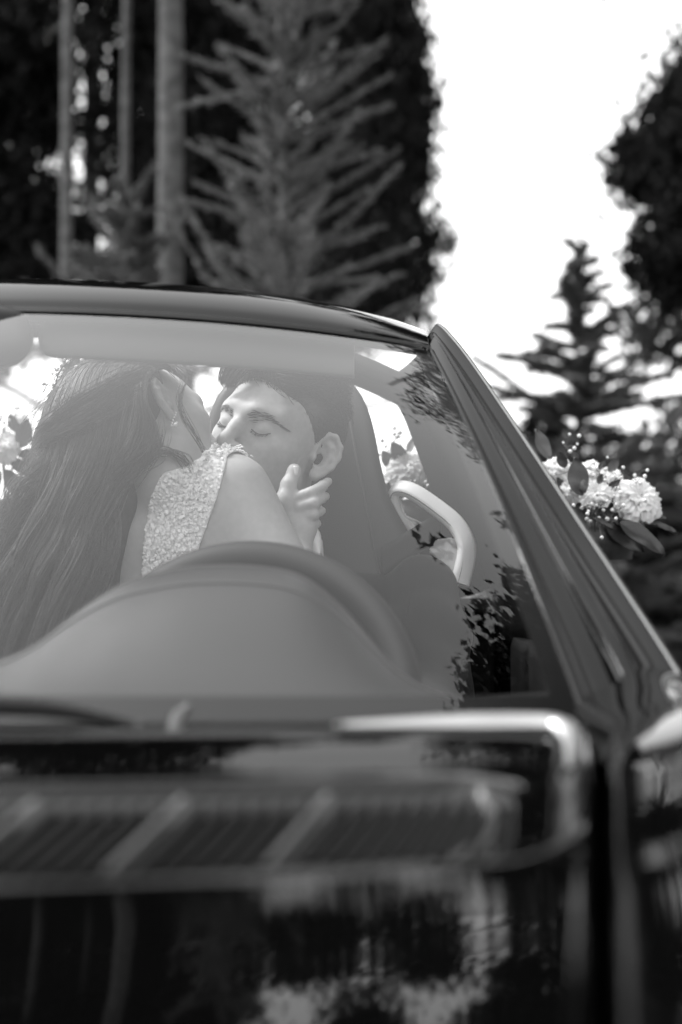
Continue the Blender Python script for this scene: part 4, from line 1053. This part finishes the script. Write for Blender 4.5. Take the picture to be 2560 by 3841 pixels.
# ---- long hair
guides_px = [
 [(640, 1376, 2.03), (560, 1402, 1.985), (545, 1500, 1.955), (585, 1610, 1.935), (545, 1700, 1.93), (450, 1785, 1.945), (402, 1900, 1.945), (378, 2040, 1.945), (355, 2210, 1.945), (320, 2440, 1.94)],
 [(600, 1358, 2.05), (520, 1385, 1.99), (500, 1490, 1.965), (460, 1640, 1.94), (410, 1800, 1.935), (340, 1960, 1.93), (308, 2110, 1.925), (282, 2280, 1.92), (250, 2500, 1.92)],
 [(560, 1345, 2.08), (450, 1375, 2.00), (405, 1490, 1.96), (365, 1640, 1.935), (315, 1800, 1.93), (270, 1960, 1.925), (250, 2110, 1.92), (220, 2280, 1.92), (180, 2520, 1.92)],
 [(450, 1340, 2.10), (350, 1375, 2.03), (305, 1480, 1.985), (265, 1630, 1.955), (225, 1790, 1.94), (185, 1960, 1.935), (150, 2110, 1.93), (120, 2280, 1.93), (80, 2520, 1.93)],
 [(380, 1342, 2.12), (280, 1385, 2.07), (228, 1480, 2.03), (190, 1610, 2.00), (180, 1740, 1.98), (120, 1930, 1.96), (70, 2100, 1.955), (30, 2280, 1.95), (0, 2520, 1.95)],
 [(320, 1352, 2.15), (235, 1410, 2.12), (182, 1500, 2.09), (155, 1600, 2.07), (158, 1720, 2.04), (70, 1900, 2.01), (0, 2080, 1.99), (-50, 2280, 1.98), (-90, 2520, 1.98)]]
KP = 30
GD = np.array([spline([P(*q) for q in g], KP) for g in guides_px])
def hair_at(u):
    x = np.clip(u, 0, 1) * (len(GD) - 1); i = np.minimum(x.astype(int), len(GD) - 2); fr = (x - i)[:, None, None]
    return GD[i] * (1 - fr) + GD[i + 1] * fr
# dark base volume under the strands
FB = Field()
FB.ell(ww_(0, -0.020, 0.034), np.array((0.077, 0.094, 0.081)) * 0.95, WA.T, 0.02)
wn_ = WA @ np.array((0, -0.85, 0.52)); FB.half(wn_, wn_ @ WC - 0.018, 0.01)
mid = hair_at(np.array([0.25, 0.5, 0.75]))
for m_ in mid:
    c = m_[8::4] + np.array((0, 0.075, 0)); FB.chain(list(c), list(np.linspace(0.038, 0.043, len(c))), 0.03)
V, F = FB.mesh((WC[0] - 0.34, 1.88, 0.72), (WC[0] + 0.2, 2.3, WC[2] + 0.15), 0.004, 3)
hb = link('hair', fast_mesh('hair', V, [F]), M_HAIRBASE, woman); WORLDM[hb.name] = Matrix.Identity(4)
n = 2800; tt = np.linspace(0, 1, KP)
u = rg.beta(1.05, 1.05, n); lock = np.floor(u * 46); lr = np.random.default_rng(9)
lph = lr.uniform(0, 6.28, 60); lam = lr.uniform(0.4, 1.5, 60); lfq = lr.uniform(8, 14, 60); ldep = lr.uniform(0, 0.016, 60)
li = lock.astype(int)
uc = (lock + 0.5) / 46
ue = u[:, None] * (1 - 0.55 * tt[None]) + uc[:, None] * 0.55 * tt[None]       # strands gather into locks
paths = np.zeros((n, KP, 3))
base = hair_at(u); basec = hair_at(uc)
mixw = (0.5 * sstep(tt, 0.15, 0.7))[None, :, None]
paths = base * (1 - mixw) + basec * mixw
amp = 0.016 * sstep(tt, 0.25, 0.8)[None] * lam[li][:, None]
ph = lfq[li][:, None] * tt[None] + lph[li][:, None] + rg.normal(size=(n, 1)) * 0.25
paths[..., 0] += amp * np.sin(ph); paths[..., 1] += amp * 0.8 * np.cos(ph)
paths[..., 1] += ldep[li][:, None] * sstep(tt, 0.1, 0.5)[None] + rg.uniform(0, 0.014, (n, 1)) * (0.3 + 0.7 * tt[None])
paths += (rg.normal(size=(n, 1, 3)) * 0.0035) * sstep(tt, 0.1, 0.6)[None, :, None]
paths += np.cumsum(rg.normal(size=(n, KP, 3)) * 0.00045, axis=1)
strands(paths, rg.uniform(0.0006, 0.0012, n), 'hair_strands', M_HAIRW, hb)
# loose fly-aways at the left, a lock before the ear, one round the neck
def lock_of(pts, k, spread_, nm, r=0.0007):
    g = spline([P(*q) for q in pts], 24); ps = []
    for i in range(k):
        o = rg.normal(size=3) * spread_; o2 = rg.normal(size=3) * spread_ * 1.2
        t = np.linspace(0, 1, 24)[:, None]
        ps.append(g + o * (1 - t) + o2 * t + 0.003 * np.sin(t * 7 + rg.uniform(0, 6)) * np.array((1, 0.3, 0)))
    strands(np.array(ps), r, nm, M_HAIRW, hb)
lock_of([(690, 1420, 2.0), (672, 1490, 1.985), (690, 1560, 1.985), (740, 1650, 1.995), (785, 1740, 2.0)], 20, 0.0026, 'loose_lock', 0.0004)
lock_of([(540, 1610, 1.94), (590, 1690, 1.945), (640, 1690, 1.955), (690, 1720, 1.97), (720, 1770, 1.98)], 24, 0.005, 'loose_lock', 0.0005)
lock_of([(450, 1830, 1.95), (520, 1760, 1.945), (580, 1700, 1.94), (585, 1620, 1.94)], 60, 0.006, 'loose_lock', 0.0006)
for k_ in range(7):
    y0 = 1690 + 60 * k_
    lock_of([(190 - 10 * k_, y0, 1.98), (120 - 14 * k_, y0 + 60, 1.975), (60 - 18 * k_, y0 + 130, 1.97), (10 - 22 * k_, y0 + 240, 1.965)], 26, 0.006, 'loose_lock', 0.0005)
for k_, (dy, nn_) in enumerate(((0, 60), (45, 60), (95, 50))):
    lock_of([(560 - 30 * k_, 1385 + dy * .6, 1.955), (450 - 20 * k_, 1430 + dy, 1.925), (340 - 15 * k_, 1490 + dy, 1.925), (250, 1555 + dy * .6, 1.95), (185, 1610 + dy * .4, 1.99), (160, 1640 + dy * .3, 2.03)], nn_, 0.0065, 'pinned_lock', 0.0008)
for k_ in range(14):
    y0 = 1420 + 40 * k_; x0 = 205 - 6 * k_ if k_ < 7 else 150 - 12 * (k_ - 7)
    lock_of([(x0 + 60, y0 - 40, 2.0), (x0, y0 + 10, 2.0), (x0 - 30 - rg.uniform(0, 30), y0 + 70, 1.995), (x0 - 50 - rg.uniform(0, 60), y0 + 160, 1.99)], 7, 0.007, 'loose_lock', 0.0004)
lock_of([(700, 1405, 2.02), (650, 1365, 2.04), (600, 1350, 2.05), (520, 1350, 2.05)], 160, 0.006, 'loose_lock')
# earring
B = Batch()
def ball(c, r, seg=8):
    a, b = np.meshgrid(np.linspace(0, 2 * np.pi, seg, endpoint=False), np.linspace(0.15, np.pi - 0.15, 5), indexing='ij')
    V = np.stack([c[0] + r * np.cos(a) * np.sin(b), c[1] + r * np.sin(a) * np.sin(b), c[2] + r * np.cos(b)], -1).reshape(-1, 3)
    return V, [grid_faces(seg, 5, True, False)]
for i, (x, y, r) in enumerate(((662, 1548, .0012), (660, 1556, .0012), (655, 1566, .0013), (651, 1576, .0013), (647, 1587, .0013), (645, 1596, .0016), (660, 1594, .0034), (653, 1598, .0014), (665, 1584, .0014))): B.add(*ball(P(x, y, 1.972), r))
B.build('earring', M_PEARL, woman)
# sprig of white buds pinned in the hair
B = Batch(); vine = spline([P(290, 1336, 2.10), P(250, 1362, 2.10), P(222, 1400, 2.10), P(208, 1450, 2.10), P(203, 1498, 2.10)], 20)
B.add(*tube_arrays(vine, 0.0011, 5))
B2 = Batch()
for i in range(34):
    p = vine[rg.integers(0, 20)]; q = p + rg.normal(size=3) * (0.008, 0.006, 0.007)
    B.add(*tube_arrays(np.stack([p, (p + q) / 2 + (0, 0, 0.001), q]), 0.0005, 4)); B2.add(*ball(q, rg.uniform(0.0016, 0.0034)))
hv = B.build('hair_vine', M_HAIRW, woman); WORLDM[hv.name] = Matrix.Identity(4)
B2.build('white_buds', M_PEARL, hv)['kind'] = 'stuff'

# ================================================================== wedding flowers on the rear deck
M_PETAL = leaf_mat('white_petal', 0.88, 0.04, 0.7, 0.30, 40)
M_LEAFA = mat('eucalyptus_leaf', 0.13, 0.45, 0.5, vary=0.25, scale=60)
M_LEAFB = mat('dark_leaf', 0.035, 0.35, 0.5, vary=0.4, scale=50)
M_BUD = mat('berry_white', 0.72, 0.5, 0.4)
M_STEM = mat('green_stem', 0.10, 0.6, 0.3)
M_CALYX = mat('green_calyx', 0.11, 0.5, 0.4, vary=0.3, scale=90)
fr_ = np.random.default_rng(21)
def carnation_mesh(R, seed, openness=1.0):
    rg = np.random.default_rng(seed); B = Batch()
    for ring, (n, tilt, rad) in enumerate(((5, 0.15, 0.50), (7, 0.42, 0.62), (9, 0.72, 0.76), (11, 1.02, 0.90), (13, 1.32, 1.0), (13, 1.62, 1.0))):
        if openness < 0.8 and ring > 3: break
        for i in range(n):
            a = (i + rg.uniform(-0.3, 0.3)) * math.tau / n + ring
            t0 = tilt + rg.normal() * 0.10
            L = R * rad * rg.uniform(0.88, 1.1); W = R * 0.62 * rg.uniform(0.8, 1.2)
            u = np.linspace(0, 1, 6); v = np.linspace(-1, 1, 9)
            U, Vv = np.meshgrid(u, v, indexing='ij')
            ph = rg.uniform(0, 6.28)
            ruff = 0.10 * R * U ** 2 * np.sin(Vv * 7 + ph) + 0.05 * R * U ** 3 * np.sin(Vv * 17 + ph * 2)
            edge = 1 + 0.06 * U ** 3 * np.sin(Vv * 23 + ph) - 0.16 * Vv ** 2 * U
            r = L * U * edge; w = W * (0.12 + 0.88 * U ** 0.8) * Vv * 0.5
            ang = t0 + 0.5 * U ** 2                                   # petals bend outwards
            x = r * np.sin(ang) + ruff * np.cos(ang); z = r * np.cos(ang) - ruff * np.sin(ang)
            X = x * math.cos(a) - w * math.sin(a); Y = x * math.sin(a) + w * math.cos(a)
            B.add(np.stack([X, Y, z], -1).reshape(-1, 3), [grid_faces(6, 9)])
    me = fast_mesh('carnation', np.concatenate(B.V), [np.concatenate(v) for v in B.F.values()])
    return me
CARN = [carnation_mesh(1.0, 3), carnation_mesh(1.0, 8), carnation_mesh(1.0, 15, 0.5)]
for me in CARN:
    me.materials.append(M_PETAL); me.polygons.foreach_set('use_smooth', np.ones(len(me.polygons), dtype=bool))
def leaf_mesh(name, m, toothed=False, curl=0.15, wide=0.5):
    u = np.linspace(0, 1, 15); v = np.linspace(-1, 1, 9)
    U, Vv = np.meshgrid(u, v, indexing='ij')
    w = wide * np.sin(np.pi * np.clip(U, 0, 1) ** 0.85) ** 0.75 * 0.5
    if toothed: w = w * (1 - 0.18 * (np.arange(15) % 2)[:, None])
    G = np.stack([w * Vv, U, 0.10 * wide * np.abs(Vv) ** 1.4 + curl * (U - 0.3) ** 2 + 0.015 * np.sin(U * 11 + Vv * 2)], -1)
    me = fast_mesh(name, np.concatenate([G.reshape(-1, 3), (G - (0, 0, 0.012)).reshape(-1, 3)]), [grid_faces(15, 9), grid_faces(15, 9)[:, ::-1] + 135])
    me.materials.append(m); me.polygons.foreach_set('use_smooth', np.ones(len(me.polygons), dtype=bool))
    return me
LEAFA = leaf_mesh('leaf', M_LEAFA, wide=0.58); LEAFB = leaf_mesh('leaf', M_LEAFB, wide=0.42, curl=-0.2); FERN = leaf_mesh('leaf', M_LEAFB, True, -0.25, 0.40)
def place(name, me, pos, zdir, size, parent, ydir=(0, 0, 1)):
    o = bpy.data.objects.new(name, me); COL.objects.link(o)
    z = Vector(zdir).normalized(); y = Vector(ydir); x = y.cross(z)
    if x.length < 1e-4: x = Vector((1, 0, 0))
    x.normalize(); y = z.cross(x)
    M = Matrix((x, y, z)).transposed().to_4x4(); s = size if hasattr(size, '__len__') else (size,) * 3
    Mw = Matrix.Translation(Vector(pos)) @ M @ Matrix.Diagonal((*s, 1))
    o.parent = parent; o.matrix_parent_inverse = WORLDM[parent.name].inverted(); o.matrix_basis = Mw
    return o
def leaf_from_to(me, a, b, parent, face=(0, -1, 0.2)):
    a = np.asarray(a); b = np.asarray(b); d = b - a; L = float(np.linalg.norm(d)); y = Vector(d / L)
    z = Vector(face); z = (z - y * z.dot(y)).normalized(); x = y.cross(z)
    o = bpy.data.objects.new('leaf', me); COL.objects.link(o)
    Mw = Matrix.Translation(Vector(a)) @ Matrix((x, y, z)).transposed().to_4x4() @ Matrix.Scale(L, 4)
    o.parent = parent; o.matrix_parent_inverse = WORLDM[parent.name].inverted(); o.matrix_basis = Mw
    return o
def berries(spots, base, parent, k=4, r=(0.0022, 0.0042), spread_=0.016):
    """sprays of small white buds on hair-thin stems"""
    Bs, Bb = Batch(), Batch()
    for c in spots:
        c = np.asarray(c); root = c * 0.45 + np.asarray(base) * 0.55
        Bs.add(*tube_arrays(np.stack([np.asarray(base) * .8 + c * .2, root, c]), 0.0007, 4))
        for i in range(k):
            q = c + fr_.normal(size=3) * spread_
            Bs.add(*tube_arrays(np.stack([c, (c + q) / 2 + fr_.normal(size=3) * 0.002, q]), 0.0005, 4))
            Bb.add(*ball(q, fr_.uniform(*r)))
    st = Bs.build('spray_stem', M_STEM, parent); WORLDM[st.name] = Matrix.Identity(4)
    Bb.build('buds', M_BUD, st)['kind'] = 'stuff'
def spray(label, base, Y, carns, leavesA, leavesB, ferns, buds, berry, base_r=0.05):
    t = thing('flower_spray', base, label, 'flowers', 'white wedding flowers on the car')
    base = np.asarray(base, float)
    G = np.array([[base + (base_r * 1.5 * math.cos(a) * r, base_r * math.sin(a) * r, h) for r, h in ((0.01, 0.045), (0.7, 0.04), (1, 0.015), (0.9, -0.03), (0.01, -0.035))] for a in np.linspace(0, math.tau, 20, endpoint=False)])
    sheet('foam_block', G, M_LEAFB, t, cu=True)
    Bst = Batch()
    for px, py, rr, kind, dy in carns:
        p = P(px, py, Y + dy); R_ = rr / F_PX * Y
        d = p - (base + (0, 0.03, 0)); d = d / np.linalg.norm(d) + np.array((0, -0.75, 0.25)); d /= np.linalg.norm(d)
        place('carnation', CARN[kind], p - d * R_ * 0.45, d, R_ * (1.02 if kind < 2 else 1.3), t)
        Bst.add(*tube_arrays(np.stack([base + (0, 0, 0.02), base * .4 + (p - d * R_) * .6, p - d * R_ * 0.5]), [0.002, 0.002, 0.005], 6))
    Bst.build('stem', M_STEM, t)
    for me, lst in ((LEAFA, leavesA), (LEAFB, leavesB), (FERN, ferns)):
        for x0, y0, x1, y1, dy, *fc in lst: leaf_from_to(me, P(x0, y0, Y + dy), P(x1, y1, Y + dy - 0.01), t, fc[0] if fc else (fr_.normal() * 0.35, -1, 0.45))
    for px, py, rr, dy in buds:
        p = P(px, py, Y + dy); R_ = rr / F_PX * Y
        G = np.array([[p + (R_ * 0.62 * math.cos(a) * s_, R_ * 0.62 * math.sin(a) * s_, R_ * h) for s_, h in ((0.05, -1), (0.7, -0.75), (1, -0.2), (0.9, 0.35), (0.5, 0.85), (0.05, 1.05))] for a in np.linspace(0, math.tau, 12, endpoint=False)])
        sheet('bud', G, M_CALYX, t, cu=True)
    berries([P(x, y, Y + d) for x, y, d in berry], base, t)
    return t
Yo = 2.50
spray('white carnation spray with dark leaves outside the pillar, over the car flank', P(2230, 2035, Yo + 0.05), Yo,
      [(2418, 1848, 100, 0, -0.02), (2236, 1842, 58, 2, -0.03), (2085, 1735, 62, 1, 0.04), (2128, 1818, 62, 1, 0.02), (2222, 1742, 52, 1, 0.06), (2300, 1775, 40, 2, 0.03)],
      [(2180, 1860, 2150, 1715, -0.035), (2060, 1720, 2000, 1612, -0.01), (2120, 1755, 2098, 1690, -0.03), (2245, 1760, 2272, 1725, 0.0), (2285, 1770, 2322, 1720, -0.01), (2245, 1815, 2262, 1775, -0.04), (2130, 1720, 2125, 1695, -0.02), (2165, 1722, 2150, 1690, -0.01)],
      [(2320, 1958, 2502, 2072, -0.05, (0.25, -0.8, 0.6)), (2270, 1960, 2420, 2070, 0.0), (2220, 1940, 2300, 1978, -0.06, (0, -.4, 1)), (2300, 1940, 2470, 1960, 0.0, (0, -.3, 1)), (2200, 1930, 2330, 2040, 0.03), (2150, 1900, 2200, 1990, 0.0), (2280, 1830, 2330, 1800, 0.0), (2240, 1990, 2380, 2090, 0.06), (2230, 1880, 2400, 1950, 0.05), (2090, 1790, 2150, 1900, 0.03), (2230, 1900, 2300, 1830, 0.05), (2180, 1850, 2290, 1900, 0.06)],
      [(2380, 1950, 2545, 1985, 0.02, (0, -.5, 1)), (2350, 1930, 2508, 1935, 0.02, (0, -.5, 1)), (2300, 1960, 2440, 1990, -0.01, (0, -.5, 1)), (2260, 1950, 2360, 2060, 0.04)],
      [(2188, 1826, 26, -0.05)],
      [(2250, 1770, -0.02), (2275, 1785, -0.02), (2310, 1790, -0.03), (2335, 1775, -0.02), (2225, 1885, -0.05), (2255, 1895, -0.05), (2210, 1905, -0.05), (2300, 1870, -0.05), (2330, 1905, -0.04), (2260, 1925, -0.05), (2120, 1675, 0.0), (2145, 1690, 0.0), (2235, 1930, -0.06), (2400, 1775, 0.0), (2140, 1765, -0.03)])
Yi = 2.60
spray('white carnation spray beside the seat back, behind glass above the pale belt guide', P(1560, 1960, Yi + 0.02), Yi,
      [(1528, 1735, 86, 0, -0.02), (1440, 1800, 50, 1, 0.03)],
      [(1520, 1740, 1470, 1655, 0.0), (1585, 1700, 1612, 1640, 0.0), (1530, 1700, 1560, 1640, 0.02), (1480, 1760, 1430, 1690, 0.02)],
      [(1590, 1790, 1680, 1800, 0.0), (1590, 1830, 1690, 1850, 0.0), (1560, 1800, 1620, 1890, 0.0), (1540, 1810, 1490, 1880, 0.0), (1570, 1860, 1680, 1920, 0.01), (1500, 1800, 1430, 1850, 0.01)],
      [(1600, 1810, 1700, 1780, 0.01)], [(1545, 1812, 16, -0.04)],
      [(1480, 1655, 0.0), (1500, 1640, 0.01), (1620, 1805, -0.03), (1600, 1815, -0.03), (1460, 1690, 0.0), (1635, 1755, 0.0), (1570, 1830, -0.03)])
Yi = 2.66
spray('white carnation spray behind the rear window at the far left edge', P(20, 1960, Yi + 0.03), Yi,
      [(5, 1650, 72, 1, -0.02), (-130, 1720, 75, 0, 0.0), (70, 1560, 34, 2, 0.03)],
      [(80, 1680, 108, 1570, 0.0), (60, 1620, 40, 1550, 0.02), (-60, 1640, -90, 1540, 0.0), (140, 1660, 165, 1590, 0.0)],
      [(40, 1720, 130, 1790, 0.0), (20, 1760, 90, 1880, 0.0), (100, 1700, 190, 1680, 0.0), (0, 1760, -60, 1880, 0.0), (60, 1680, 130, 1640, 0.02), (-60, 1780, -150, 1880, 0.0), (60, 1840, 180, 1860, 0.0), (70, 1740, 200, 1760, 0.0)],
      [(60, 1700, 190, 1720, 0.01)], [],
      [(40, 1590, 0.0), (70, 1600, 0.0), (120, 1650, 0.0), (150, 1665, 0.0), (180, 1655, 0.0), (60, 1555, 0.01), (20, 1570, 0.0)])
